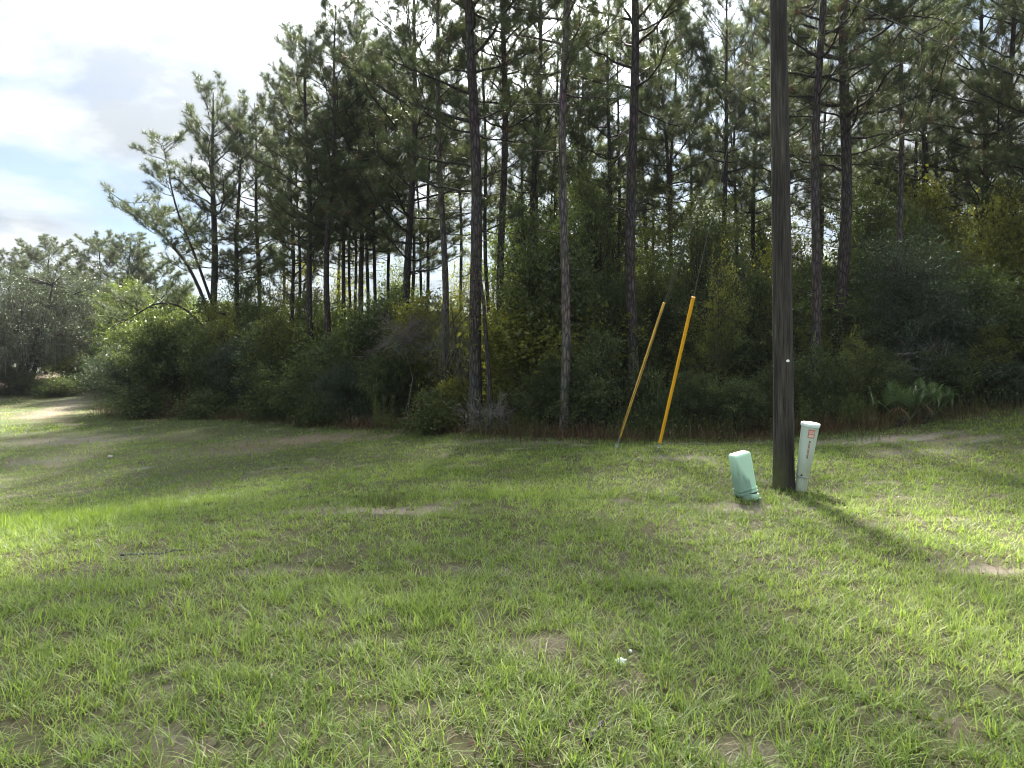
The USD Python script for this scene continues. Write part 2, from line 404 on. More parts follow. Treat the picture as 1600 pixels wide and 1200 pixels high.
def cover(x, y):
    """(bare earth, pine straw, lush) from 0 to 1"""
    bare = blobs(x, y, bare_spots)
    td = track_dist(x, y)
    bare = np.maximum(bare, np.clip(1.5 - td / 0.9, 0, 1) * (0.4 + 0.4 * (fbm2(x, y, 0.9, 2, 3) > 0.45)))
    n = fbm2(x, y, 1.6, 21, 4)
    bare = np.maximum(bare, np.clip((n - 0.60) * 5, 0, 0.75) * (0.25 + 0.75 * np.clip((y - 5) / 8, 0, 1)))
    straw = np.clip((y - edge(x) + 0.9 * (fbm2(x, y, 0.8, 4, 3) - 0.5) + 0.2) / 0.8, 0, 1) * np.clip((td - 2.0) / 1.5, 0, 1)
    return bare, straw, blobs(x, y, lush_sunlit_spots)


# ------------------------------------------------------------------ ground sheet
def spaced(lo, hi, near_lo, near_hi, step, grow=1.09):
    a = list(np.arange(near_lo, near_hi + 1e-6, step))
    s = step
    while a[-1] < hi:
        s = min(s * grow, 12)
        a.append(a[-1] + s)
    s = step
    while a[0] > lo:
        s = min(s * grow, 12)
        a.insert(0, a[0] - s)
    return np.array(a)


sx, sy = spaced(-320, 320, -8.5, 9.5, 0.075, 1.06), spaced(-30, 420, 2.2, 20.5, 0.085, 1.05)
X, Y = np.meshgrid(sx, sy, indexing='ij')
Z = height(X, Y)
b_, s_, l_ = cover(X, Y)
Z = Z - 0.015 * b_ + 0.02 * l_
nx, ny = X.shape
ii = (np.arange(nx - 1)[:, None] * ny + np.arange(ny - 1)[None]).ravel()
gf = np.stack([ii, ii + ny, ii + ny + 1, ii + 1], -1)
gv = np.stack([X, Y, Z], -1).reshape(-1, 3)
gz = np.gradient(Z, axis=0) / np.gradient(sx)[:, None], np.gradient(Z, axis=1) / np.gradient(sy)[None]
gn = unit(np.stack([-gz[0], -gz[1], np.ones_like(Z)], -1).reshape(-1, 3))
ground_mat = usdkit.material(stage, '/World/Looks/ground_look', {
    'pos': ('geometry', {}),
    'bare': ('attribute', {'attribute': 'bare'}), 'straw': ('attribute', {'attribute': 'straw'}), 'red': ('attribute', {'attribute': 'red'}), 'lush_sunlit': ('attribute', {'attribute': 'lush_sunlit'}),
    'n1': ('noise_texture', {'scale': 9.0, 'detail': 8.0, 'roughness': 0.65}),
    'n2': ('noise_texture', {'scale': 85.0, 'detail': 8.0, 'roughness': 0.85}),
    'n3': ('noise_texture', {'scale': 1.4, 'detail': 5.0, 'roughness': 0.6}),
    'turf': ('rgb_ramp', {'ramp': [(0.25, (0.036, 0.034, 0.020)), (0.45, (0.064, 0.066, 0.030)), (0.62, (0.098, 0.092, 0.050)), (0.8, (0.145, 0.128, 0.085))]}),
    'sand': ('rgb_ramp', {'ramp': [(0.25, (0.135, 0.112, 0.090)), (0.5, (0.27, 0.232, 0.192)), (0.75, (0.45, 0.405, 0.35))]}),
    'clay': ('rgb_ramp', {'ramp': [(0.25, (0.125, 0.085, 0.062)), (0.5, (0.24, 0.175, 0.135)), (0.75, (0.38, 0.29, 0.23))]}),
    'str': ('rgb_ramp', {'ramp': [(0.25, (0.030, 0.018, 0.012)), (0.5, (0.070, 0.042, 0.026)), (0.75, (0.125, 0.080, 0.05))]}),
    'mix': ('mix_float', {'fac': 0.62}),
    'gr': ('color', {'value': (0.062, 0.098, 0.022)}),
    'm0': ('mix_color', {}), 'ms': ('mix_color', {}), 'm1': ('mix_color', {}), 'm2': ('mix_color', {}), 'm3': ('mix_color', {'blend_type': 'multiply', 'fac': 0.35}),
    'lf': ('math', {'math_type': 'multiply', 'value2': 0.7}),
    'bp': ('bump', {'strength': 0.6, 'distance': 0.03}),
    'p': ('principled_bsdf', {'roughness': 0.95, 'specular_ior_level': 0.15}),
}, [('pos.position', 'n1.vector'), ('pos.position', 'n2.vector'), ('pos.position', 'n3.vector'), ('n1.fac', 'mix.a'), ('n2.fac', 'mix.b'),
    ('mix.result', 'turf.fac'), ('mix.result', 'sand.fac'), ('mix.result', 'clay.fac'), ('mix.result', 'str.fac'), ('sand.color', 'ms.a'), ('clay.color', 'ms.b'), ('red.fac', 'ms.fac'),
    ('lush_sunlit.fac', 'lf.value1'), ('turf.color', 'm0.a'), ('gr.color', 'm0.b'), ('lf.value', 'm0.fac'),
    ('m0.result', 'm1.a'), ('ms.result', 'm1.b'), ('bare.fac', 'm1.fac'), ('m1.result', 'm2.a'), ('str.color', 'm2.b'), ('straw.fac', 'm2.fac'),
    ('m2.result', 'm3.a'), ('n3.color', 'm3.b'), ('m3.result', 'p.base_color'), ('mix.result', 'bp.height'), ('bp.normal', 'p.normal')], surface='p.BSDF')
red = blobs(X, Y, [(470, 690, 3.5, 2.0, 0.9), (120, 650, 4, 4, 0.8), (1450, 640, 4, 1.5, 0.7), (560, 685, 2, 1, 0.8)])
ground = obj('ground', gv, gf, ground_mat, normals=gn, extra={'bare': b_.ravel(), 'straw': s_.ravel(), 'lush_sunlit': np.maximum(l_, (0.25 + 0.55 * np.clip((fbm2(X, Y, 0.7, 81, 4) - 0.38) * 4, 0, 1)) * np.clip((Y - 9) / 12, 0, 1)).ravel(), 'red': red.ravel()})
tag(ground, 'mown roadside verge rising towards the pine wood', None, kind='structure')


# ------------------------------------------------------------------ pines
def needles(geo, P, D, r, n=36, L=(0.19, 0.31), w=0.0105, t=None):
    """bottle-brush tufts of long needles at the points P, along D"""
    m = len(P)
    d = np.repeat(unit(D), n, 0)
    p = np.repeat(P, n, 0)
    back = r.random(m * n) ** 1.5 * 0.16
    q = unit(r.normal(size=(m * n, 3)))
    v = unit(d * r.uniform(0.25, 1.15, (m * n, 1)) + q * 0.85)
    v[:, 2] -= 0.10
    v = unit(v)
    ln = r.uniform(L[0], L[1], m * n)[:, None]
    s = unit(np.cross(v, r.normal(size=v.shape))) * (w / 2)
    b = p - d * back[:, None]
    tri = np.stack([b - s, b + s, b + v * ln], 1).reshape(-1, 3)
    tt = np.repeat(np.clip((r.random(m) if t is None else t), 0, 1), n) * 0.75 + r.random(m * n) * 0.25
    geo.add(tri, np.arange(len(tri)).reshape(-1, 3), np.repeat(tt, 3))


def limb(wood, tufts, r, p0, az, L, e0, curl, r0, twig=4.0, bare=0.28, tuft=1.35):
    """one bough with side twigs; collects tuft places"""
    n = 7
    u = np.linspace(0, 1, n)
    a = az + np.cumsum(r.normal(0, 0.17, n)) - 0.1
    el = e0 + curl * u + r.normal(0, 0.13, n)
    step = L / (n - 1)
    d = np.stack([np.cos(a) * np.cos(el), np.sin(a) * np.cos(el), np.sin(el)], -1)
    pts = np.vstack([p0, p0 + np.cumsum(d[:-1] * step, 0)])
    wood.tube(pts, r0 * (1 - 0.78 * u), 5, 0.4)
    k = max(3, int(L * twig + 2))
    us = bare + (1 - bare) * (np.arange(k) + r.random(k) * 0.8) / k
    us = np.clip(us, 0, 1)
    base = np.stack([np.interp(us, u, pts[:, c]) for c in range(3)], -1)
    dd = np.stack([np.interp(us, u, d[:, c]) for c in range(3)], -1)
    side = np.where(np.arange(k) % 2 == 0, 1, -1) * r.uniform(0.45, 1.15, k)
    aa = np.arctan2(dd[:, 1], dd[:, 0]) + side
    ee = np.arcsin(np.clip(dd[:, 2], -1, 1)) * 0.6 + r.uniform(0.0, 0.65, k)
    tl = np.clip(0.28 + 0.42 * L * 0.5 * (1.05 - us) * r.uniform(0.5, 1.3, k), 0.2, 1.25)
    td = np.stack([np.cos(aa) * np.cos(ee), np.sin(aa) * np.cos(ee), np.sin(ee)], -1)
    tip = base + td * tl[:, None]
    wood.cones(base, tip, 0.012, 0.006, 0.4)
    tufts += [(p, q) for p, q in zip(tip, td)]
    tufts.append((pts[-1], d[-1]))
    for j in range(k):                                  # side shoots on each twig
        for _ in range(int(tl[j] / 0.30 * tuft + r.random())):
            s = r.uniform(0.3, 0.9)
            q = base[j] + td[j] * tl[j] * s
            w = unit(td[j] + r.normal(0, 0.55, 3) + [0, 0, 0.25])
            e = q + w * r.uniform(0.12, 0.28)
            wood.cones([q], [e], 0.006, 0.004, 0.4)
            tufts.append((e, w))


def pine(cls, seed, H=18.0, r0=0.15, zc=8.5, R=2.6, bark='bark', big=(), lean=0.25, whorl=0.50, dead=10, forks=(), nn=36, side_bias=None, brown=0.0, rough_sides=10, tuft=1.35, per=(1.7, 3.3)):
    r = np.random.default_rng(seed)
    trunk, wood, crown, tufts = Geo(), Geo(), Geo(), []
    n = 46
    z = np.linspace(-0.3, H, n)
    u = np.clip(z / H, 0, 1)
    ph = r.uniform(0, 6.28, 4)
    cx = lean * (np.sin(u * 4 + ph[0]) - np.sin(ph[0])) * 0.5 + 0.06 * np.sin(u * 11 + ph[1])
    cy = lean * (np.sin(u * 3.5 + ph[2]) - np.sin(ph[2])) * 0.5 + 0.06 * np.sin(u * 12 + ph[3])
    rad = r0 * (1 - 0.50 * u - 0.38 * u ** 4) * (1 + 0.35 * np.exp(-np.clip(z + 0.3, 0, None) * 2.6))
    trunk.tube(np.stack([cx, cy, z], -1), np.maximum(rad, 0.015), rough_sides, 0.5, rough=0.22, seed=seed)
    c_at = lambda zz: np.array([np.interp(zz, z, cx), np.interp(zz, z, cy), zz])
    r_at = lambda zz: float(np.interp(zz, z, rad))
    zz = zc
    spin = r.uniform(0, 6.28)
    while zz < H - 0.25:
        w = (zz - zc) / (H - zc)
        for _ in range(int(r.uniform(*per))):
            spin += 2.4 + r.normal(0, 0.5)
            L = R * (math.sin(PI * (0.16 + 0.80 * w)) ** 0.8) * r.uniform(0.55, 1.2) + 0.35
            if side_bias is not None:
                L *= 1 + 0.45 * math.cos(spin - side_bias)
            limb(wood, tufts, r, c_at(zz), spin, L, math.radians(4 + 46 * w + r.normal(0, 8)), math.radians(r.uniform(5, 42)), max(0.014, min(0.42 * r_at(zz), 0.017 * L + 0.006)), tuft=tuft)
        zz += whorl * r.uniform(0.6, 1.4)
    for z0, az, L, e0, curl, rr in big:
        limb(wood, tufts, r, c_at(z0), math.radians(az), L, math.radians(e0), math.radians(curl), rr, twig=3.4, bare=0.35)
    for fk in forks:                                    # a second leader: list of points, radius, limbs
        pts, fr, k = np.array(fk[0], float), fk[1], fk[2]
        t = np.linspace(0, 1, 14)
        s = np.linspace(0, 1, len(pts))
        cs = np.stack([np.interp(t, s, pts[:, c]) for c in range(3)], -1)
        cs = np.stack([np.convolve(np.pad(cs[:, c], 1, mode='edge'), [0.25, 0.5, 0.25], 'valid') for c in range(3)], -1)
        wood.tube(cs, fr * (1 - 0.8 * t), 8, 0.4, rough=0.15)
        for j in range(k):
            tt = r.uniform(0.28, 1.0)
            p = np.array([np.interp(tt, t, cs[:, c]) for c in range(3)])
            limb(wood, tufts, r, p, r.uniform(0, 6.28), r.uniform(0.9, 2.1), math.radians(r.uniform(0, 50)), math.radians(20), 0.022, tuft=tuft)
        limb(wood, tufts, r, cs[-1], math.atan2(*(cs[-1] - cs[-3])[[1, 0]]), 0.9, 0.5, 0.3, 0.018, bare=0.1)
    for _ in range(dead):                               # dead snags under the crown
        zz = r.uniform(max(2.5, zc - 5.5), zc)
        a, L = r.uniform(0, 6.28), r.uniform(0.3, 1.6)
        p = c_at(zz)
        e = p + L * np.array([math.cos(a), math.sin(a), r.uniform(-0.15, 0.35)])
        m = (p + e) / 2 + r.normal(0, 0.06, 3)
        wood.tube([p, m, e], [0.018, 0.012, 0.005], 4, 0.3)
        wood.cones([m, m], [m + r.normal(0, 0.22, 3), m + r.normal(0, 0.25, 3)], 0.006, 0.003, 0.3)
    P, D = np.array([a for a, _ in tufts]), np.array([b for _, b in tufts])
    D[:, 2] += 0.25
    is_brown = r.random(len(P)) < brown
    needles(crown, P[~is_brown], D[~is_brown], r, nn)
    trunk.build('trunk', M[bark], cls, normals=True)
    tag(wood.build('branches', M[bark], cls, normals=True), kind='stuff')
    tag(crown.build('crown', M['needle'], cls), kind='stuff')
    if brown and is_brown.sum() > 2:
        g = Geo()
        needles(g, P[is_brown], D[is_brown] - [0, 0, 0.6], r, nn)
        tag(g.build('dead_needles', M['needle_brown'], cls), kind='stuff')
    return len(P)


PINES = {}
def pine_kind(key, **kw):
    PINES[key] = kind_class('pine_kind_' + key)
    pine(PINES[key], **kw)

pine_kind('tall', seed=11, H=19, r0=0.15, zc=8.2, R=3.1, brown=0.03)
pine_kind('lofty', seed=12, H=19, r0=0.15, zc=7.4, R=3.3, whorl=0.44, brown=0.04)
pine_kind('sparse', seed=13, H=18, r0=0.14, zc=9.5, R=2.6, dead=16)
pine_kind('low_limbed', seed=14, H=18, r0=0.15, zc=5.6, R=3.2, whorl=0.46, brown=0.05)
pine_kind('thin', seed=15, H=16, r0=0.09, zc=7.2, R=2.1, whorl=0.46, dead=8, rough_sides=7)
pine_kind('round', seed=16, H=14, r0=0.14, zc=4.0, R=3.7, whorl=0.32, nn=46)
pine_kind('pale', seed=17, H=18.5, r0=0.14, zc=8.2, R=2.8, bark='bark_pale')


def put_pine(key, px, D, diam, H, label, rotz=None, lean=(0, 0), group=None, name='pine_tree'):
    r = np.random.default_rng(abs(int(px * 13 + D * 7)))
    base = {'tall': (19, .30), 'lofty': (19, .30), 'sparse': (18, .28), 'low_limbed': (18, .30), 'thin': (16, .18), 'round': (14, .28), 'pale': (18.5, .28)}[key]
    s = float(np.clip(diam / base[1], 0.7, 1.35))
    return place(PINES[key], name, label, 'pine tree', at(px, D), r.uniform(0, 360) if rotz is None else rotz, (s, s, H / base[0]), lean, group)


# ------------------------------------------------------------------ broad-leaved shrubs and small trees
def bush(cls, seed, W=3.0, H=3.0, leaf=(0.06, 0.03), n_clump=130, per=60, clump=0.24, mat='leaf_dark', stems=6, base=0.12, lobes=7, wood='twig', trunk_r=0.03, tb=0.5, up=0.5, flat=0.75, sparse_out=0.0):
    r = np.random.default_rng(seed)
    lob = []
    for _ in range(lobes):
        a, q = r.uniform(0, 6.28), r.uniform(0.1, 0.85)
        hz = r.uniform(base + 0.10, 0.90) * (1.0 - 0.25 * q * q)
        lob.append((np.array([math.cos(a) * q * W / 2, math.sin(a) * q * W / 2, hz * H]), np.array([W * r.uniform(0.17, 0.30), W * r.uniform(0.17, 0.30), H * r.uniform(0.12, 0.22)])))
    lob.append((np.array([0, 0, H * 0.45]), np.array([W * 0.28, W * 0.28, H * 0.36])))
    C = []
    while len(C) < n_clump:
        c, e = lob[r.integers(len(lob))]
        d = unit(r.normal(size=3))
        p = c + d * e * (r.uniform(0.55, 1.12) ** 0.8 if r.random() < 0.74 else r.uniform(1.1, 1.7))
        if p[2] > base * H * r.uniform(0.3, 1.2):
            C.append(p)
    C = np.array(C)
    g, w = Geo(), Geo()
    n = n_clump * per
    cc = np.repeat(C, per, 0)
    csz = np.repeat(clump * r.uniform(0.45, 1.4, n_clump), per)[:, None]
    P = cc + r.normal(size=(n, 3)) * csz * [1, 1, flat]
    out = unit(P - [0, 0, H * 0.35])
    D = unit(out * 0.6 + r.normal(size=(n, 3)) * 0.75 + [0, 0, -0.1])
    N = unit(r.normal(size=(n, 3)) + [0, 0, up * 1.6])
    sz = r.uniform(0.6, 1.3, n) * np.repeat(r.uniform(0.7, 1.35, n_clump), per)
    ct = np.repeat(r.normal(tb, 0.17, n_clump), per)
    for c in C[r.integers(0, len(C), 14 + int(3 * W))]:
        o_ = unit(unit(c - [0, 0, H * 0.4]) * [1, 1, 0.5] + r.normal(0, 0.35, 3) + [0, 0, 0.75])
        ln = r.uniform(0.16, 0.36) * min(W, H, 3.4)
        u = np.sort(r.random(34)) ** 0.8
        bendv = np.array([*r.normal(0, 0.12, 2), -0.1]) * ln
        q = c + o_ * ln * u[:, None] + bendv * (u ** 2)[:, None]
        g.leaves(q, unit(o_ * 0.5 + r.normal(size=q.shape)), r.normal(size=q.shape) + [0, 0, up], 1.4 * leaf[0] * r.uniform(0.6, 1.2, 34), 1.4 * leaf[1] * r.uniform(0.6, 1.2, 34), np.clip(r.normal(tb + 0.15, 0.2, 34), 0, 1))
        w.cones([c], [c + o_ * ln * 0.95 + bendv * 0.9], 0.006, 0.002)
    g.leaves(P, D, N, 1.5 * leaf[0] * sz, 1.5 * leaf[1] * sz, np.clip(ct + r.normal(0, 0.2, n), 0, 1))
    roots = []
    for k in range(stems):
        a = r.uniform(0, 6.28)
        b = np.array([math.cos(a), math.sin(a), 0]) * W * 0.05
        top = C[r.integers(len(C))] * [0.75, 0.75, 0.9]
        top[2] = max(top[2], 0.45 * H)
        m1 = b + (top - b) * 0.4 + np.array([*r.normal(0, 0.05 * W, 2), 0.06 * H])
        pts = np.array([b - [0, 0, 0.2], m1 * 0.5 + b * 0.5, m1, m1 * 0.4 + top * 0.6 + r.normal(0, 0.05, 3), top])
        w.tube(pts, trunk_r * np.array([1.0, 0.85, 0.7, 0.5, 0.25]), 6, 0.5)
        roots.append(pts)
    J = np.vstack(roots)
    J = J[J[:, 2] > 0.15 * H] if (J[:, 2] > 0.15 * H).sum() > 2 else J
    near = J[np.argmin(((C[:, None] - J[None]) ** 2).sum(-1) + np.where(J[None, :, 2] > C[:, None, 2], 1.0, 0), 1)]
    mid = near * 0.45 + C * 0.55 + r.normal(0, 0.07, C.shape)
    tw = min(trunk_r * 0.3, 0.022)
    w.cones(near, mid, tw, tw * 0.6)
    w.cones(mid, C, tw * 0.6, 0.003)
    tips = C[:, None] + r.normal(size=(len(C), 4, 3)) * clump * 0.9
    w.cones(np.repeat(C, 4, 0), tips.reshape(-1, 3), 0.004, 0.002)
    tag(w.build('stems', M[wood], cls), kind='stuff')
    tag(g.build('foliage', M[mat], cls), kind='stuff')


BUSH = {}
def bush_kind(key, W, H, **kw):
    BUSH[key] = (kind_class('shrub_kind_' + key), W, H)
    bush(BUSH[key][0], W=W, H=H, **kw)

bush_kind('dark', 3.4, 3.0, seed=21, leaf=(0.065, 0.032), n_clump=230, per=62, mat='leaf_dark', tb=0.42)
bush_kind('oak', 3.6, 3.4, seed=22, leaf=(0.075, 0.036), n_clump=210, per=56, mat='leaf_dark', tb=0.5, lobes=9)
bush_kind('myrtle', 3.0, 3.2, seed=23, leaf=(0.075, 0.018), n_clump=220, per=72, mat='leaf_blue', tb=0.45, lobes=9)
bush_kind('yellow', 3.2, 3.2, seed=24, leaf=(0.080, 0.050), n_clump=170, per=46, mat='leaf_yellow', tb=0.5)
bush_kind('loose', 2.6, 3.0, seed=25, leaf=(0.065, 0.034), n_clump=90, per=40, mat='leaf_yellow', tb=0.35, clump=0.28, stems=8)
bush_kind('low', 1.9, 1.2, seed=26, leaf=(0.06, 0.030), n_clump=90, per=55, mat='leaf_dark', tb=0.6, stems=8, trunk_r=0.012, base=0.05)
bush_kind('glossy', 2.2, 1.7, seed=27, leaf=(0.08, 0.040), n_clump=80, per=46, mat='weed', tb=0.35, stems=8, trunk_r=0.014, base=0.05)
bush_kind('understory', 4.0, 8.0, seed=28, leaf=(0.080, 0.042), n_clump=300, per=46, mat='leaf_dark', tb=0.5, stems=3, trunk_r=0.06, lobes=12, base=0.2, clump=0.30)
bush_kind('vine', 2.4, 6.5, seed=29, leaf=(0.080, 0.052), n_clump=240, per=48, mat='leaf_dark', tb=0.62, stems=3, trunk_r=0.05, lobes=10, base=0.10, clump=0.26)
bush_kind('airy', 3.6, 7.5, seed=30, leaf=(0.075, 0.040), n_clump=130, per=34, mat='leaf_yellow', tb=0.30, stems=3, trunk_r=0.045, lobes=10, base=0.28, clump=0.30)


bush_kind('yellow_tall', 4.0, 7.5, seed=34, leaf=(0.080, 0.050), n_clump=330, per=46, mat='leaf_yellow', tb=0.52, lobes=14, stems=4, trunk_r=0.05, clump=0.30)
bush_kind('myrtle_tall', 3.6, 5.6, seed=35, leaf=(0.075, 0.020), n_clump=330, per=70, mat='leaf_blue', tb=0.45, lobes=13, stems=5, trunk_r=0.04, clump=0.28)
bush_kind('oak_tall', 3.4, 5.4, seed=36, leaf=(0.078, 0.038), n_clump=300, per=54, mat='leaf_dark', tb=0.5, lobes=13, stems=5, trunk_r=0.04, clump=0.27)
TALL = {'yellow': 'yellow_tall', 'myrtle': 'myrtle_tall', 'dark': 'oak_tall', 'oak': 'oak_tall', 'loose': 'airy', 'glossy': 'glossy', 'low': 'low', 'vine': 'vine', 'understory': 'understory', 'airy': 'airy'}


def put_bush(key, px, D, top, halfw, label, cat='shrub', name='shrub', group=None):
    """shrub whose top stands at photograph row top and whose half width is halfw pixels"""
    if (zpix(top, D) - at(px, D)[2]) / BUSH[key][2] > 1.35 * (2 * halfw / FPX * D) / BUSH[key][1]:
        key = TALL[key]
    cls, W, H = BUSH[key]
    r = np.random.default_rng(abs(int(px * 17 + D * 5 + top)))
    p = at(px, D)
    h = zpix(top, D) - p[2]
    w = 2 * halfw / FPX * D
    return place(cls, name, label, cat, p, r.uniform(0, 360), (w / W * 1.05, w / W * 1.05, h / H * 1.02), group=group)


# ------------------------------------------------------------------ the named pines of the front of the wood
# unique trees
T = thing('pine_tree', 'forked pine left of the wood with long boughs reaching out over the track', 'pine tree', at(331, 36))
pine(str(T.GetPath()), 101, H=15.6, r0=0.20, zc=7.0, R=2.7, whorl=0.52, lean=0.1, dead=4,
     forks=[([(0, 0, 4.1), (-0.5, 0.1, 5.6), (-1.3, 0.2, 7.2), (-2.3, 0.2, 8.4), (-3.6, 0.1, 9.6), (-4.8, 0.0, 10.5)], 0.11, 24),
            ([(0, 0, 5.2), (-0.7, -0.3, 7.5), (-1.6, -0.4, 9.8), (-2.0, -0.3, 11.5), (-2.3, -0.2, 13.0)], 0.08, 16),
            ([(0, 0, 3.6), (-1.2, -0.4, 5.0), (-2.4, -0.6, 5.2), (-3.6, -0.7, 4.4), (-4.6, -0.8, 3.9)], 0.07, 14)], nn=34)
T = thing('pine_tree', 'thick-trunked tall pine with a long bough slanting up to the left', 'pine tree', at(747, 21), (0, -0.8, 0))
pine(str(T.GetPath()), 102, H=19, r0=0.19, zc=8.6, R=2.9, lean=0.06, rough_sides=14, dead=10,
     big=[(8.9, 178, 4.6, 24, 16, 0.06), (6.9, 160, 3.2, 8, 18, 0.04), (7.6, 185, 3.0, 5, 22, 0.04), (7.2, 5, 2.4, 18, 20, 0.03), (5.7, 8, 1.6, 20, 10, 0.025)], brown=0.05)
T = thing('pine_tree', 'thick dark pine behind the tops of the two yellow guy guards', 'pine tree', at(987, 21), (0, 0.6, 0))
pine(str(T.GetPath()), 103, H=19, r0=0.165, zc=9.2, R=2.9, lean=0.08, rough_sides=14, dead=16, brown=0.05)
T = thing('pine_tree', 'stoutest dark pine right of the utility pole', 'pine tree', at(1312, 21), (0, 0.5, 0))
pine(str(T.GetPath()), 104, H=18.5, r0=0.18, zc=7.4, R=3.0, lean=0.08, rough_sides=14, brown=0.08,
     big=[(7.9, 0, 3.4, 8, 20, 0.04), (6.9, 182, 2.6, 6, 16, 0.035)])
T = thing('pine_tree', 'slim grey-barked pine standing alone in front of the leafy trees left of the guards', 'pine tree', at(881, 19.2), (0, 0.1, 0))
pine(str(T.GetPath()), 105, H=18, r0=0.125, zc=9.0, R=2.4, lean=0.06, rough_sides=12, bark='bark_pale')
T = thing('pine_tree', 'slightly leaning pine just right of the utility pole, first of the pair there', 'pine tree', at(1266, 19.6), (0, 1.2, 0))
pine(str(T.GetPath()), 106, H=18.5, r0=0.13, zc=8.2, R=2.6, lean=0.12, rough_sides=12, brown=0.04)

front = [
    ('lofty', 368, 36.5, .26, 14.8, 'pine with a narrow pointed crown directly right of the forked pine'),
    ('tall', 404, 38, .27, 15.5, 'second pine right of the forked one, its trunk half hidden by leaves'),
    ('thin', 448, 41, .20, 14.5, 'thin pine behind the left end of the shrubs, leaves around its trunk'),
    ('lofty', 486, 32, .28, 16.8, 'left trunk of the dark pair above the shrubs left of centre'),
    ('tall', 512, 30.5, .29, 17.0, 'darkest right trunk of the pair above the shrubs left of centre'),
    ('thin', 533, 34, .22, 16.5, 'straight slim pine just right of the dark pair'),
    ('lofty', 567, 31.5, .25, 17.5, 'left of three close pine trunks above the grey dead brush'),
    ('thin', 576, 36, .20, 17.0, 'middle of three close pine trunks above the grey dead brush'),
    ('sparse', 589, 35, .18, 16.5, 'forking right one of three close pine trunks above the dead brush'),
    ('low_limbed', 629, 28.5, .34, 18.0, 'heavy black pine trunk with a thick crotch at mid height'),
    ('thin', 641, 35, .20, 16.0, 'thin pine hard against the right of the heavy black trunk'),
    ('thin', 660, 33, .19, 15.0, 'bare thin pine pole against the bright gap of sky'),
    ('thin', 669, 37, .18, 15.0, 'slightly crooked thin pine beside the bare pole in the sky gap'),
    ('pale', 697, 24.5, .25, 18.0, 'pale grey pine trunk draped with moss at its foot'),
    ('sparse', 786, 24.5, .28, 18.5, 'gently curving pine right of the thick central one'),
    ('thin', 812, 33, .2, 17.0, 'thin pine in the leaves between two darker trunks right of centre'),
    ('tall', 836, 26, .27, 18.5, 'straight dark pine left of the slim grey-barked one'),
    ('thin', 910, 34, .20, 17.0, 'slim pine seen above the vine-hung trees left of the guards'),
    ('lofty', 946, 30, .24, 18.0, 'pine with a slanting bough left of the thick dark one'),
    ('thin', 1012, 36, .18, 17.5, 'thin pine just right of the thick dark one behind the guards'),
    ('thin', 1036, 33, .22, 18.0, 'narrow pine in the blue gap above the right guard'),
    ('sparse', 1121, 31, .24, 18.5, 'black pine midway between the guards and the utility pole'),
    ('thin', 1146, 35, .20, 17.5, 'left of two thin pines left of the utility pole'),
    ('thin', 1157, 38, .19, 17.5, 'right of two thin pines left of the utility pole'),
    ('tall', 1184, 34, .24, 18.0, 'pine close behind the left side of the utility pole'),
    ('tall', 1239, 28, .24, 18.5, 'pine seen along the right edge of the utility pole'),
    ('thin', 1364, 40, .17, 14.5, 'lone thin pine in the patch of blue sky at right'),
    ('pale', 1411, 22.5, .20, 17.5, 'slim reddish pine rising out of the round shrub at right'),
    ('thin', 1424, 31, .19, 16.0, 'thin pine close behind the slim reddish one'),
    ('lofty', 1442, 28, .30, 17.5, 'thick pine behind the yellow leaves at right, left of a thinner one'),
    ('sparse', 1457, 31, .18, 17.0, 'thin straight pine right of the thick one behind the yellow leaves'),
    ('low_limbed', 1530, 27, .26, 17.5, 'pine with drooping low boughs near the right edge'),
    ('low_limbed', 1588, 24, .24, 17.5, 'pine at the right edge of the wood with boughs hanging over yellow leaves'),
    ('thin', 768, 30, .19, 17.5, 'thin pine close behind the right side of the thick central one'),
    ('thin', 722, 33, .18, 16.5, 'thin pine in the gap left of the thick central one'),
    ('thin', 860, 31, .20, 17.5, 'thin pine left of and behind the slim grey-barked one'),
    ('sparse', 965, 34, .20, 17.5, 'thin pine in the narrow gap left of the thick dark one'),
    ('thin', 1063, 30, .20, 18.0, 'thin pine rising above the top of the right guard'),
    ('thin', 1090, 36, .19, 17.5, 'thin pine in the gap halfway from the right guard to the utility pole'),
    ('thin', 1290, 33, .19, 17.5, 'thin pine seen between the pair of trunks right of the utility pole'),
    ('thin', 1338, 30, .19, 17.0, 'thin pine close right of the stoutest pine'),
    ('lofty', 1385, 35, .22, 17.0, 'pine between the blue patch of sky and the slim reddish pine'),
    ('thin', 468, 36, .18, 15.5, 'thin pine just left of the dark pair of trunks'),
    ('thin', 547, 38, .18, 16.0, 'thin pine between the slim straight one and the three close trunks'),
    ('thin', 608, 34, .18, 16.5, 'thin pine just left of the heavy black trunk'),
    ('lofty', 1490, 36, .24, 18.0, 'distant pine between the right-hand trunks, crown full of brown needles'),
]
for i, (k, px, D, dm, H, lab) in enumerate(front):
    r = np.random.default_rng(900 + i)
    put_pine(k, px, D, dm, H, lab, lean=(r.normal(0, 0.5), r.normal(0, 0.7) + (0.5 if px > 1000 else 0.0)))

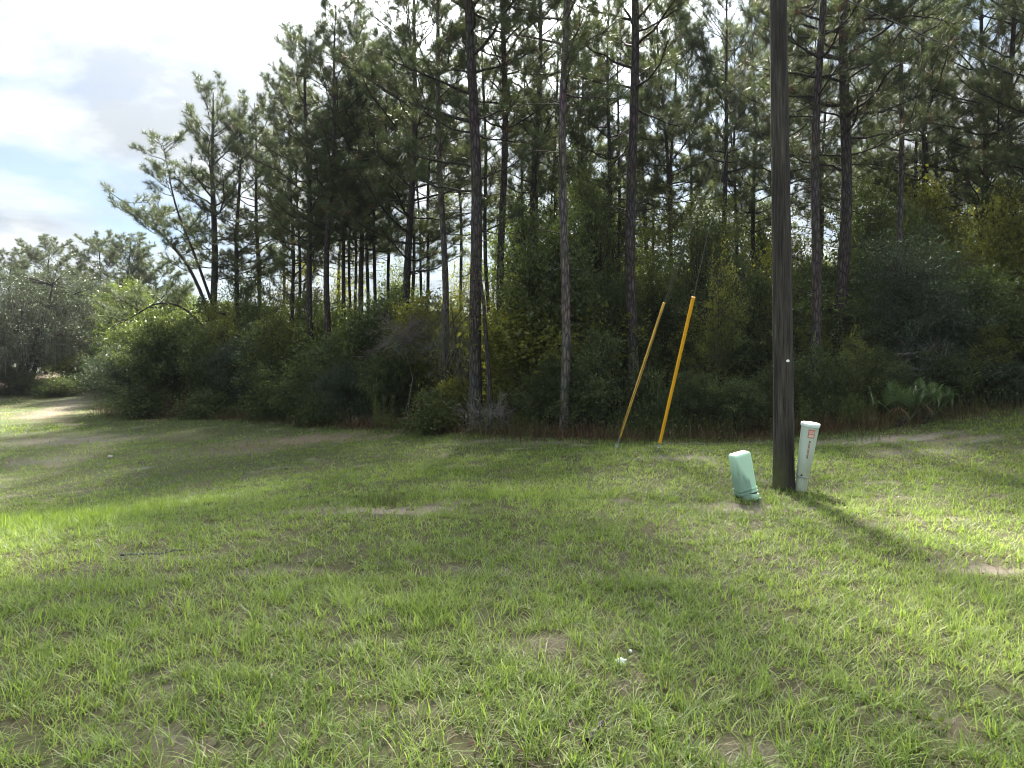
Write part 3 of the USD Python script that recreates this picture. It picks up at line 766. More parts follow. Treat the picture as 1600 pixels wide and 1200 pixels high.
r = np.random.default_rng(77)
back = []
for _ in range(900):
    px, D = r.uniform(395, 1780), r.uniform(33, 62)
    if px < 800 and r.random() < 0.35 or (px > 1000 and r.random() < 0.45):
        continue
    q = np.array([ray(px, D), D])
    if all(np.hypot(*(q - b[:2])) > 3.0 for b in back) and len(back) < 28:
        back.append((q[0], q[1], px))
for x, y, px in back:
    k = ['tall', 'lofty', 'thin', 'sparse', 'thin', 'low_limbed'][r.integers(6)]
    put_pine(k, px, y, r.uniform(.17, .28), r.uniform(14.5, 18.5), 'slim dark pine standing deep in the wood behind nearer trunks', lean=(r.normal(0, 0.8), r.normal(0, 0.8)), group='pines deep in the wood', name='forest_pine')
for px, D in [(1690, 21), (1720, 27), (1800, 23), (1870, 26), (1660, 30)]:
    put_pine('low_limbed', px, D, .28, 17.5, 'tall pine standing just beyond the edge of the view', group='pines beyond the frame', name='forest_pine')
far = [(15, 64, 10.2, 'low round-headed pine at the left edge behind the mossy oak'), (72, 62, 11.0, 'domed pine behind the mossy oak, rising against cloud'),
       (160, 60, 11.0, 'broad domed pine left of the forked pine, the left half of its clump'), (200, 58, 10.9, 'tallest domed pine behind the track'), (243, 60, 9.4, 'shaded domed pine just left of the forked pine'),
       (118, 70, 9.5, 'farthest hazy pine at the end of the track')]
for px, D, H, lab in far:
    p = put_pine('round', px, D, .30, H, lab)

# ------------------------------------------------------------------ shrubs and small trees along the edge
S = 'shrub'
shrubs = [
    # px, D, top, half width, kind, label
    (205, 35, 545, 55, 'myrtle', 'dark leafy shrub at the right side of the sandy track'),
    (262, 34, 505, 70, 'dark', 'broad dark shrub under the long boughs of the forked pine'),
    (330, 33, 520, 60, 'dark', 'dense dark shrub in front of the forked pine trunk'),
    (305, 36, 470, 60, 'oak', 'taller leafy shrub around the trunk of the forked pine'),
    (395, 31, 520, 60, 'myrtle', 'blue-green shrub right of the forked pine, down to the grass'),
    (225, 33, 606, 45, 'low', 'low spreading shrub at the corner of track and grass'),
    (330, 31, 610, 40, 'low', 'low dark bush at the grass edge in front of the forked pine'),
    (440, 30, 500, 55, 'dark', 'dark shrub below the thin pines left of centre'),
    (470, 27.5, 560, 50, 'oak', 'rounded leafy shrub before the dark pair of pine trunks'),
    (520, 28, 520, 50, 'dark', 'tall dark shrub at the foot of the dark pair of pine trunks'),
    (545, 25.5, 570, 40, 'myrtle', 'fine-leaved shrub left of the pale feathery weed'),
    (420, 28.6, 605, 40, 'low', 'low bush at the grass edge left of the fine-leaved shrub'),
    (500, 26.2, 612, 36, 'low', 'small low bush at the grass edge before the rounded shrub'),
    (583, 27, 505, 45, 'oak', 'shrub left of the grey dead brush'),
    (645, 26, 455, 55, 'yellow', 'yellowish leafy shrub below the heavy black pine trunk'),
    (610, 25, 560, 45, 'dark', 'shaded shrub under the grey dead brush'),
    (690, 25, 505, 45, 'loose', 'thin sunlit shrub behind the mossy pale trunk'),
    (682, 21.3, 608, 42, 'glossy', 'glinting grey-green bush beside the mossy trunk at the grass edge'),
    (715, 22.5, 590, 30, 'yellow', 'small yellow-lit bush left of the thick central pine'),
    (735, 27, 440, 45, 'loose', 'loose shrub behind the thick central pine'),
    (800, 21.5, 540, 45, 'loose', 'open twiggy shrub right of the thick central pine'),
    (815, 25, 420, 45, 'airy', 'small airy tree with gaps of sky right of the thick central pine'),
    (850, 22.5, 300, 48, 'vine', 'tall vine-covered tree left of the slim grey-barked pine'),
    (905, 21.5, 340, 48, 'vine', 'tall vine-covered tree right of the slim grey-barked pine'),
    (930, 24, 262, 55, 'understory', 'highest dark leafy tree left of the thick dark pine'),
    (855, 20.2, 560, 42, 'oak', 'leafy shrub at the foot of the left vine-covered tree'),
    (925, 19.4, 520, 48, 'dark', 'dark shrub left of the left yellow guard'),
    (975, 22, 440, 40, 'oak', 'leafy shrub at the foot of the thick dark pine'),
    (1010, 19.6, 575, 38, 'low', 'dim low bush between the two yellow guards'),
    (1035, 23, 400, 48, 'understory', 'leafy small tree right behind the tops of the guards'),
    (1085, 24, 320, 55, 'understory', 'dense small tree with pale specks right of the right guard'),
    (1140, 25, 345, 50, 'airy', 'open small tree left of the utility pole with light behind it'),
    (1100, 21, 470, 52, 'loose', 'brownish open shrub right of the right guard'),
    (1165, 21.5, 430, 45, 'oak', 'tall shrub against the left side of the utility pole'),
    (1085, 18.6, 590, 40, 'dark', 'low leafy shrub behind the green pedestal, left one'),
    (1150, 18.4, 600, 42, 'dark', 'low leafy shrub behind the green pedestal, right one'),
    (1050, 18.9, 610, 30, 'low', 'small bush at the foot of the right guard'),
    (1265, 20.2, 500, 38, 'loose', 'open shrub with bright leaves right of the utility pole'),
    (1290, 19, 545, 48, 'oak', 'leafy shrub above the white post'),
    (1262, 24, 400, 35, 'airy', 'bright airy tree behind the pine right of the utility pole'),
    (1345, 20.6, 470, 48, 'dark', 'shaded shrub at the foot of the stoutest pine'),
    (1425, 20.2, 370, 82, 'myrtle', 'biggest round blue-green shrub at right'),
    (1500, 19.6, 455, 70, 'myrtle', 'grey-green shrub right of the biggest round one'),
    (1560, 20, 420, 75, 'oak', 'dark leafy shrub near the right edge of the wood'),
    (1380, 18.8, 545, 45, 'dark', 'dark bush left of the saw palmetto'),
    (1470, 18.9, 555, 55, 'dark', 'dark bush behind the saw palmetto'),
    (1570, 19, 560, 60, 'myrtle', 'low shrub at the right edge behind the reddish weeds'),
    (1375, 25.5, 285, 62, 'understory', 'leafy tree top between the stoutest pine and the slim reddish pine'),
    (1470, 26, 285, 68, 'yellow', 'yellow-topped shrub catching the sun behind the biggest round one'),
    (1555, 22, 285, 62, 'yellow', 'brightest yellow-green tree near the right edge'),
    (1620, 21.5, 330, 60, 'yellow', 'yellow-green shrub cut by the right edge of the view'),
    (1440, 23, 330, 60, 'oak', 'dark leafy tree behind the slim reddish pine'),
    (1640, 19.5, 470, 65, 'dark', 'dark shrub just past the right edge of the view'),
    (1210, 19, 560, 34, 'oak', 'leafy shrub hidden behind the foot of the utility pole'),
    (12, 43.5, 575, 40, 'dark', 'dark shrub under the mossy oak at the left edge'),
    (62, 44, 590, 34, 'oak', 'shaded shrub right of the mossy oak trunks'),
    (-60, 42, 570, 50, 'dark', 'dark shrub past the left edge of the view'),
    (352, 32, 462, 34, 'loose', 'ragged sapling standing above the shrubs right of the forked pine'),
    (428, 29.5, 455, 30, 'loose', 'ragged tall bush above the hedge below the thin pines'),
    (556, 27, 470, 28, 'loose', 'thin ragged bush between the dark pair of trunks and the dead brush'),
    (1122, 20, 400, 34, 'airy', 'thin see-through sapling right of the right guard'),
    (1215, 21, 420, 34, 'airy', 'thin sapling mostly hidden by the utility pole'),
    (1545, 18.8, 500, 34, 'loose', 'ragged thin bush in front of the dark shrubs at right'),
    (1335, 18.6, 520, 30, 'loose', 'ragged thin bush left of the saw palmetto'),
    (455, 40, 395, 44, 'airy', 'airy leafy tree among the thin pines left of the dark pair'),
    (545, 42, 410, 40, 'airy', 'airy leafy tree between the dark pair and the three close trunks'),
    (612, 38, 420, 40, 'understory', 'leafy tree top left of the heavy black pine trunk'),
    (718, 34, 395, 38, 'airy', 'airy tree filling the gap left of the thick central pine'),
    (405, 37, 430, 42, 'oak', 'leafy tree around the second pine right of the forked one'),
    (500, 36, 455, 44, 'oak', 'leafy bush behind the dark pair of trunks'),
    (120, 46, 555, 30, 'yellow', 'sunlit yellow-green bush left of the track'),
    (92, 43, 590, 28, 'low', 'weedy low bush on the bank left of the track'),
    (152, 48, 585, 22, 'low', 'low sunlit bush at the bend of the track'),
    (178, 50, 470, 45, 'oak', 'hazy pale shrub behind the track'),
    (215, 46, 440, 52, 'oak', 'hazy leafy tree above the track, left of the forked pine'),
    (262, 44, 450, 45, 'oak', 'tall leafy shrub behind the boughs of the forked pine'),
    (130, 58, 465, 45, 'yellow', 'far light green tree over the end of the track'),
    (170, 58, 560, 35, 'dark', 'shaded far bush at the end of the track'),
]
for px, D, top, hw, k, lab in shrubs:
    tree = k in ('understory', 'vine', 'airy')
    put_bush(k, px, D, top, hw, lab, 'small tree' if tree else S, 'small_tree' if tree else 'shrub')

r = np.random.default_rng(5)
fill = []
for _ in range(2500):
    px = r.uniform(190, 1850)
    x0 = ray(px, 25)
    D = r.uniform(22, 52)
    if D < edge(ray(px, D)) + 3.0:
        continue
    q = np.array([ray(px, D), D])
    if all(np.hypot(*(q - b)) > 2.1 for b in fill) and len(fill) < 130:
        fill.append(q)
        lo = 470 if px < 800 else (430 if px < 1000 else 400)
        put_bush((['dark', 'oak', 'dark', 'myrtle', 'oak', 'dark'] if px < 430 else ['dark', 'oak', 'loose', 'myrtle', 'yellow', 'dark'])[r.integers(6)], px, D, r.uniform(lo, lo + 70), r.uniform(1.5, 2.1) * FPX / D,
                 'undergrowth shrub deeper in the wood behind the front row', S, 'undergrowth_shrub', 'shrubs deeper in the wood')

mid = []
for _ in range(1500):
    px, D = r.uniform(790, 1800), r.uniform(24, 42)
    q = np.array([ray(px, D), D])
    if D > edge(q[0]) + 5 and all(np.hypot(*(q - b)) > 3.6 for b in mid) and len(mid) < 12:
        mid.append(q)
        put_bush(['airy', 'understory', 'vine', 'airy'][r.integers(4)], px, D, r.uniform(300, 380), r.uniform(1.6, 2.3) * FPX / D,
                 'leafy small tree among the pine trunks, deep in the wood', 'small tree', 'undergrowth_tree', 'small leafy trees deep in the wood')

# the woods beyond, one far mass that shows between the trunks
g = Geo()
n = 26000
a = r.uniform(-0.95, 0.85, n)
D = r.uniform(84, 118, n)
x = np.tan(a) * D
zt = 6.5 * (0.45 + 0.9 * fbm2(x, D * 0.3, 0.09, 61, 3)) + 1.5
zr = r.random(n) ** 0.8 * zt
P = np.stack([x, D, height(x, D) + zr], -1)
g.leaves(P, r.normal(size=P.shape), r.normal(size=P.shape) + [0, 0, 0.8], r.uniform(0.5, 1.1, n), r.uniform(0.3, 0.6, n), np.clip(r.normal(0.5, 0.2, n), 0, 1))
tag(g.build('distant_woodland', M['leaf_grey']), 'distant woodland seen between the trunks', 'woodland', kind='stuff')

# ------------------------------------------------------------------ the mossy oak at the left
def moss_strands(g, P, r, L, n, spread=0.10, w=0.012):
    for p in P:
        for _ in range(n):
            ln = r.uniform(*L)
            q = p + np.array([*r.normal(0, spread, 2), 0])
            k = 5
            u = np.linspace(0, 1, k)
            c = q + np.stack([np.cumsum(r.normal(0, 0.07, k)), np.cumsum(r.normal(0, 0.07, k)), -u * ln], -1)
            g.tube(c, w * (1 - 0.75 * u), 3, r.random())


def mossy_oak(px, D, W, H, label, seed):
    T = thing('mossy_oak', label, 'oak tree', at(px, D))
    r = np.random.default_rng(seed)
    bush(str(T.GetPath()), seed, W=W, H=H, leaf=(0.09, 0.045), n_clump=620, per=40, clump=0.42, mat='leaf_grey', stems=5, trunk_r=0.17, lobes=20, base=0.22, tb=0.6, wood='twig', flat=0.6)
    g = Geo()
    a, q = r.uniform(0, 6.28, 170), np.sqrt(r.uniform(0.0, 1, 170)) * W * 0.47
    P = np.stack([np.cos(a) * q, np.sin(a) * q, H * r.uniform(0.30, 0.72, 170)], -1)
    moss_strands(g, P, r, (0.5, 2.1), 8, 0.16, 0.02)
    g.build('hanging_moss', M['moss'], str(T.GetPath()))


mossy_oak(35, 46, 9.0, 8.2, 'grey mossy oak at the left edge, hung with long grey moss', 61)
mossy_oak(128, 52, 6.5, 7.4, 'smaller mossy oak just left of the track', 62)
mossy_oak(-75, 44, 8.0, 7.6, 'mossy oak mostly past the left edge of the view', 63)

# ------------------------------------------------------------------ hanging moss and dead brush in the wood
T = thing('hanging_moss', 'curtain of grey moss hanging beside the pale trunk left of centre', 'hanging moss', at(708, 22.6))
g, r = Geo(), np.random.default_rng(8)
moss_strands(g, np.stack([r.uniform(-0.45, 0.35, 30), r.uniform(-0.15, 0.2, 30), r.uniform(2.6, 3.9, 30)], -1), r, (0.3, 1.3), 6, 0.09, 0.007)
moss_strands(g, np.stack([r.uniform(0.0, 0.75, 26), r.uniform(-0.15, 0.2, 26), r.uniform(1.6, 2.8, 26)], -1), r, (0.4, 1.5), 6, 0.09, 0.007)
g.build('strands', M['moss'], T)
g = Geo()
for k in range(6):
    x = r.uniform(-0.6, 0.8)
    g.tube([(-0.25, 0.1, 1.0 + 0.4 * k), (x * 0.5, 0, 2.0 + 0.35 * k), (x, 0, 2.6 + 0.25 * k)], [0.02, 0.014, 0.006], 4)
g.tube([(0.35, 0.05, -0.2), (0.32, 0.05, 1.2), (0.1, 0.05, 2.6), (-0.1, 0.05, 4.0)], [0.035, 0.03, 0.022, 0.01], 6)
g.build('stems', M['twig'], T)


def dead_brush(px, D, z0, R, n, label, seed, droop=-0.2):
    T = thing('dead_brush', label, 'dead brush', at(px, D))
    r = np.random.default_rng(seed)
    g = Geo()
    root = np.array([0, 0, -0.1])
    for _ in range(n):
        a, e = r.uniform(0, 6.28), r.uniform(-0.1, 1.2)
        c = np.array([0, 0, z0]) + 0.2 * r.normal(size=3)
        L = R * r.uniform(0.6, 1.15)
        d = np.array([math.cos(a) * math.cos(e), 0.6 * math.sin(a) * math.cos(e), math.sin(e)])
        u = np.linspace(0, 1, 6)[:, None]
        p = c + d * L * u + np.array([0, 0, droop - 0.45]) * (u ** 2) * L * 0.8 + np.cumsum(r.normal(0, 0.025, (6, 3)), 0)
        g.tube(p, 0.010 * (1 - 0.75 * u[:, 0]), 4)
        q = p[2:].repeat(3, 0)
        g.cones(q, q + d * 0.25 + r.normal(0, 0.16, q.shape), 0.005, 0.002)
    for k in range(2):
        g.tube([root + [r.normal(0, .15), 0, 0], (r.normal(0, .2), r.normal(0, .1), z0 * 0.55), (r.normal(0, .15), r.normal(0, .1), z0)], [0.014, 0.011, 0.008], 5)
    tag(g.build('twigs', M['twig_grey'], T), kind='stuff')


dead_brush(630, 24.2, 2.9, 1.15, 70, 'pale grey tangle of dead twigs above the shrubs left of centre', 3)
dead_brush(690, 23.6, 2.4, 0.9, 22, 'sparse grey dead branches right of the pale grey tangle', 4)
dead_brush(765, 19.6, 0.45, 0.55, 26, 'small pile of grey dead twigs at the foot of the thick central pine', 6)
dead_brush(1445, 19.0, 1.3, 0.9, 22, 'dry grey twigs hanging over the saw palmetto', 9)

T = thing('tree_stem', 'dark slim stem just right of the foot of the thick central pine', 'small tree', at(767, 20.6))
g = Geo()
g.tube([(0, 0, -0.2), (-0.02, 0, 0.8), (-0.06, 0, 1.6), (-0.14, 0, 2.6), (-0.2, 0.05, 3.6), (-0.32, 0.1, 4.6)], [0.09, 0.08, 0.07, 0.06, 0.05, 0.03], 8, rough=0.2)
g.build('stem', M['bark'], T, normals=True)
g = Geo()
r = np.random.default_rng(4)
P = np.array([-0.25, 0.05, 4.0]) + r.normal(size=(700, 3)) * [0.45, 0.4, 0.7]
g.leaves(P, r.normal(size=P.shape), r.normal(size=P.shape) + [0, 0, 1], 0.06, 0.03, r.random(700))
g.build('foliage', M['leaf_dark'], T)

# ------------------------------------------------------------------ saw palmetto: every frond a part
def frond(r, base, az, el, stalk, R, n=22, droop=0.25):
    g = Geo()
    d = np.array([math.cos(az) * math.cos(el), math.sin(az) * math.cos(el), math.sin(el)])
    hub = base + d * stalk
    mid = base + d * stalk * 0.5 + [0, 0, 0.04]
    g.tube([base, mid, hub], [0.010, 0.008, 0.006], 4, 0.6)
    side = unit(np.cross(d, [0, 0, 1.0]))
    up = np.cross(side, d)
    A = np.linspace(-1.95, 1.95, n) + r.normal(0, 0.03, n)
    L = R * (1 - 0.10 * np.abs(A)) * r.uniform(0.9, 1.05, n)
    for a, ln in zip(A, L):
        e = math.cos(a) * (d * 0.85 + up * 0.5) + math.sin(a) * side
        e = unit(e)
        nrm = unit(np.cross(e, np.cross(up, e)))
        s = unit(np.cross(e, up))
        w = 0.014
        m = hub + e * ln * 0.5
        tip = hub + e * ln - np.array([0, 0, droop * ln])
        v = [hub, m + s * w, tip, m - s * w, m + up * 0.012 * 1.5]
        g.add(v, [[0, 1, 4], [1, 2, 4], [2, 3, 4], [3, 0, 4]], np.clip(0.5 + r.normal(0, 0.2), 0, 1))
    return g


def palmetto(px, D, label, seed, n, S=1.0):
    T = thing('saw_palmetto', label, 'palmetto', at(px, D))
    r = np.random.default_rng(seed)
    g = Geo()
    g.tube([(-0.15, 0.05, -0.1), (-0.05, 0, 0.12), (0.1, -0.02, 0.2)], [0.09, 0.085, 0.05], 8, 0.3, rough=0.3)
    g.build('stem', M['bark'], T, normals=True)
    for k in range(n):
        az = -PI / 2 + (k / (n - 1) - 0.5) * 3.9 + r.normal(0, 0.2)
        frond(r, np.array([0.1 * math.cos(az), 0.06 * math.sin(az), 0.12]), az, r.uniform(0.75, 1.3), r.uniform(0.55, 0.95) * S, r.uniform(0.40, 0.52) * S, droop=r.uniform(0.1, 0.45)).build('frond', M['palm'], T)
    dd = frond(r, np.array([-0.05, -0.05, 0.1]), -PI * 0.75, 0.55, 0.35, 0.4, 14, 0.7)
    tag(dd.build('frond', M['dry'], T), 'withered brown frond')


palmetto(1412, 17.35, 'saw palmetto with tall fans at the wood edge right of the white post', 31, 9)
palmetto(1450, 17.5, 'smaller saw palmetto with drooping fans right of the taller one', 32, 6, 0.85)

# ------------------------------------------------------------------ tall weeds and tussocks that stand out
def feathery(px, D, H, n, label, seed, mat='weed', width=0.3, cat='weed'):
    T = thing('tall_weed', label, cat, at(px, D))
    r = np.random.default_rng(seed)
    st, fo = Geo(), Geo()
    for _ in range(n):
        b = np.array([*r.normal(0, width * 0.4, 2), -0.05])
        t = b + np.array([*r.normal(0, 0.12, 2), H * r.uniform(0.6, 1.05)])
        st.tube([b, (b + t) / 2 + r.normal(0, 0.03, 3), t], [0.008, 0.006, 0.003], 4)
        k = 130
        u = r.uniform(0.25, 1, k)
        P = b + (t - b) * u[:, None]
        a = r.uniform(0, 6.28, k)
        D_ = np.stack([np.cos(a), np.sin(a), r.uniform(0.2, 0.9, k)], -1)
        fo.leaves(P, D_, r.normal(size=D_.shape), r.uniform(0.08, 0.2, k) * (1.25 - u * 0.8), 0.010, np.clip(r.normal(0.6, 0.2, k), 0, 1))
    st.build('stems', M['weed'], T)
    fo.build('foliage', M[mat], T)


feathery(598, 22.6, 1.25, 7, 'pale green feathery weed at the grass edge left of centre', 41, width=0.5)
feathery(1259, 17.6, 1.15, 3, 'two or three upright light green weed stalks behind the white post', 42, width=0.18)
feathery(612, 22.2, 0.7, 3, 'short yellowish weed right of the pale feathery one', 43, width=0.2)
feathery(275, 31.0, 1.3, 9, 'reedy yellowish weeds at the edge of the dark shrubs at left', 44, mat='dry', width=0.8)
feathery(1328, 17.6, 0.95, 6, 'light green weeds at the wood edge left of the grass tussock', 45, width=0.35)
feathery(190, 33.4, 1.0, 5, 'small weed at the right corner of the sandy track', 46, width=0.5)


def tussock(px, D, H, n, label, seed, mat='weed', cat='grass tussock'):
    T = thing('grass_tussock', label, cat, at(px, D))
    r = np.random.default_rng(seed)
    g = Geo()
    P = np.stack([r.normal(0, 0.16, n), r.normal(0, 0.12, n), np.full(n, -0.03)], -1)
    g.blades(P, r.uniform(0, 6.28, n), H * r.uniform(0.5, 1.1, n), 0.008, r.uniform(0.02, 0.4, n), r.uniform(0, 0.5, n), np.clip(r.normal(0.6, 0.2, n), 0, 1), seg=3)
    tag(g.build('blades', M[mat], T), kind='stuff')


tussock(1345, 17.7, 0.95, 160, 'tall grass tussock left of the saw palmetto', 51)
tussock(1358, 17.4, 0.6, 120, 'brown grass tussock before the tall green one', 52, 'dry')
tussock(608, 9.75, 0.24, 150, 'small green tussock on the bare patch left of centre', 53)
tussock(590, 9.9, 0.2, 90, 'smaller grass tuft left on the bare patch', 54)

# brown dry weeds and green ground cover along the foot of the shrubs: nobody could count them
r = np.random.default_rng(17)
n = 24000
px = r.uniform(150, 1720, n)
xx = np.interp(px, [p for p, _ in edge_px], [ray(p, d) for p, d in edge_px])
yy = edge(xx) + r.normal(0.45, 0.6, n)
keep = fbm2(xx, yy, 0.5, 9, 3) > r.uniform(0.35, 0.62, n)
keep &= track_dist(xx, yy) > 1.8
xx, yy = xx[keep], yy[keep]
zz = height(xx, yy) - 0.02
g = Geo()
m = len(xx)
g.blades(np.stack([xx, yy, zz], -1), r.uniform(0, 6.28, m), r.uniform(0.12, 0.62, m) * np.where(fbm2(xx, yy, 0.35, 31, 2) > 0.5, 1.0, 0.55), r.uniform(0.006, 0.014, m), r.uniform(0.05, 0.7, m), r.uniform(0, 0.6, m), np.clip(r.normal(0.45, 0.22, m), 0, 1), seg=2)
tag(g.build('dry_weeds', M['dry']), 'reddish brown dry weeds along the foot of the wood edge', 'weeds', kind='stuff')
n = 34000
px = r.uniform(150, 1720, n)
xx = np.interp(px, [p for p, _ in edge_px], [ray(p, d) for p, d in edge_px])
yy = edge(xx) + r.normal(0.6, 0.95, n)
keep = fbm2(xx, yy, 0.6, 19, 3) > r.uniform(0.35, 0.68, n)
keep &= track_dist(xx, yy) > 1.6
xx, yy = xx[keep], yy[keep]
m = len(xx)
hz = r.random(m) ** 1.6 * 0.75 * (0.4 + fbm2(xx, yy, 0.4, 23, 2))
P = np.stack([xx, yy, height(xx, yy) + hz], -1)
g = Geo()
g.leaves(P, r.normal(size=P.shape), r.normal(size=P.shape) + [0, 0, 1.2], r.uniform(0.04, 0.085, m), r.uniform(0.018, 0.04, m), np.clip(r.normal(0.4, 0.25, m), 0, 1))
low = hz > 0.1
A = P[low][:: 3].copy()
A[:, 2] -= hz[low][:: 3]
g.cones(A, P[low][:: 3], 0.004, 0.002, 0.2)
tag(g.build('ground_cover', M['weed']), 'leafy green ground cover at the foot of the shrubs', 'ground cover', kind='stuff')

# ------------------------------------------------------------------ grass
def turf(n, y0, y1, xl, xr, per, L, W, seg, seed, spread):
    """n tufts of per blades each in the strip y0..y1, thinned on worn ground"""
    r = np.random.default_rng(seed)
    y = np.sqrt(r.uniform(y0 ** 2, y1 ** 2, n))
    x = r.uniform(-1, 1, n) * (0.80 * y + 1.6)
    ok = (x > xl) & (x < xr)
    x, y = x[ok], y[ok]
    b, s, l = cover(x, y)
    dens = 0.28 + 1.5 * np.clip(fbm2(x, y, 1.3, 33, 4) - 0.30, 0, 1)
    dens = np.clip(dens + 0.25 * (fbm2(x, y, 6.0, 34, 2) - 0.5), 0, 1.2)
    dens = np.maximum(dens, l) * (1 - 0.86 * b) * (1 - s)
    ok = r.random(len(x)) < dens
    x, y, l, b = x[ok], y[ok], l[ok], b[ok]
    m = len(x)
    ct = np.clip(0.25 + 0.75 * (fbm2(x, y, 0.45, 36, 3) - 0.5) * 1.6 + r.normal(0.2, 0.17, m), 0, 1)
    size = r.uniform(0.6, 1.3, m) * (0.8 + 0.4 * fbm2(x, y, 0.8, 37, 2)) * (1 + 0.9 * l)
    k = per
    bx = np.repeat(x, k) + r.normal(0, spread, m * k)
    by = np.repeat(y, k) + r.normal(0, spread, m * k)
    az = r.uniform(0, 6.28, m * k)
    ln = np.repeat(size, k) * r.uniform(*L, m * k)
    t = np.clip(np.repeat(ct, k) + r.normal(0, 0.24, m * k), 0, 1)
    P = np.stack([bx, by, height(bx, by) - 0.012], -1)
    bend = r.uniform(0.1, 1.25, m * k) * np.repeat(1 - 0.6 * l, k)
    lush_sunlit = np.repeat(l + r.normal(0, 0.28, m) > 0.55, k)
    q = (P, az, ln, W * r.uniform(0.6, 1.35, m * k), r.uniform(0.08, 0.85, m * k), bend, t)
    return [x[~lush_sunlit] for x in q], [x[lush_sunlit] for x in q], seg


g, gl = Geo(), Geo()
for a in [(13500, 2.2, 6.0, -9, 9, 9, (0.075, 0.165), 0.0056, 3, 1, 0.024),
          (19000, 6.0, 10.5, -12, 12, 7, (0.075, 0.155), 0.0075, 2, 2, 0.032),
          (26000, 10.5, 16, -15, 15, 5, (0.07, 0.14), 0.0105, 2, 3, 0.04),
          (36000, 16, 24, -22, 16, 4, (0.07, 0.14), 0.016, 1, 4, 0.05),
          (24000, 24, 40, -34, -1, 4, (0.07, 0.13), 0.022, 1, 5, 0.08),
          (14000, 40, 66, -50, -14, 3, (0.1, 0.22), 0.035, 1, 6, 0.12)]:
    q, ql, seg = turf(*a)
    g.blades(*q, seg=seg)
    gl.blades(*ql, seg=max(seg, 2))
tag(g.build('grass', M['grass']), 'short rough green grass over the whole verge', 'grass', kind='stuff')

tag(gl.build('lush_grass', M['lush_sunlit']), 'taller vivid green grass in the dip and in patches coloured as sunlit', 'grass', kind='stuff')

r = np.random.default_rng(71)
g = Geo()
for n, y0, y1, W, seg in [(26000, 2.2, 7, 0.0034, 2), (20000, 7, 13, 0.005, 1), (15000, 13, 24, 0.009, 1)]:
    y = np.sqrt(r.uniform(y0 ** 2, y1 ** 2, n))
    x = r.uniform(-1, 1, n) * (0.80 * y + 1.6)
    b, s, l = cover(x, y)
    ok = (r.random(n) < (0.62 + 0.38 * b) * (1 - l)) & (s < 0.6)
    x, y = x[ok], y[ok]
    m = len(x)
    g.blades(np.stack([x, y, height(x, y) - 0.004], -1), r.uniform(0, 6.28, m), r.uniform(0.05, 0.15, m), W * r.uniform(0.6, 1.3, m), r.uniform(0.9, 1.5, m), r.uniform(0.1, 0.6, m), np.clip(r.normal(0.45, 0.25, m), 0, 1), seg=seg)
tag(g.build('dead_grass', M['thatch']), 'flattened straw-coloured dead grass among the green', 'dead grass', kind='stuff')

r = np.random.default_rng(72)
g = Geo()
n = 5200
y = np.sqrt(r.uniform(2.2 ** 2, 15 ** 2, n))
x = r.uniform(-1, 1, n) * (0.80 * y + 1.6)
g.leaves(np.stack([x, y, height(x, y) + r.uniform(0.004, 0.03, n)], -1), r.normal(size=(n, 3)) * [1, 1, 0.2], r.normal(size=(n, 3)) * 0.35 + [0, 0, 1], r.uniform(0.02, 0.055, n), r.uniform(0.010, 0.028, n), r.random(n))
tag(g.build('leaf_litter', M['dry']), 'scattered small fallen brown leaves in the grass', 'dead leaves', kind='stuff')
g = Geo()
n = 240
y = np.sqrt(r.uniform(2.4 ** 2, 11 ** 2, n))
x = r.uniform(-1, 1, n) * (0.80 * y + 1.2)
k = 11
a = r.uniform(0, 6.28, n * k)
P = np.repeat(np.stack([x, y, height(x, y) + 0.02], -1), k, 0)
g.leaves(P + np.stack([np.cos(a), np.sin(a), 0 * a], -1) * r.uniform(0.0, 0.05, n * k)[:, None], np.stack([np.cos(a), np.sin(a), r.uniform(0.1, 1.0, n * k)], -1), r.normal(size=(n * k, 3)) * 0.3 + [0, 0, 1], r.uniform(0.035, 0.07, n * k), r.uniform(0.014, 0.026, n * k), np.clip(r.normal(0.45, 0.2, n * k), 0, 1))
tag(g.build('lawn_weeds', M['weed']), 'small broad-leaved weeds scattered among the grass', 'weeds', kind='stuff')

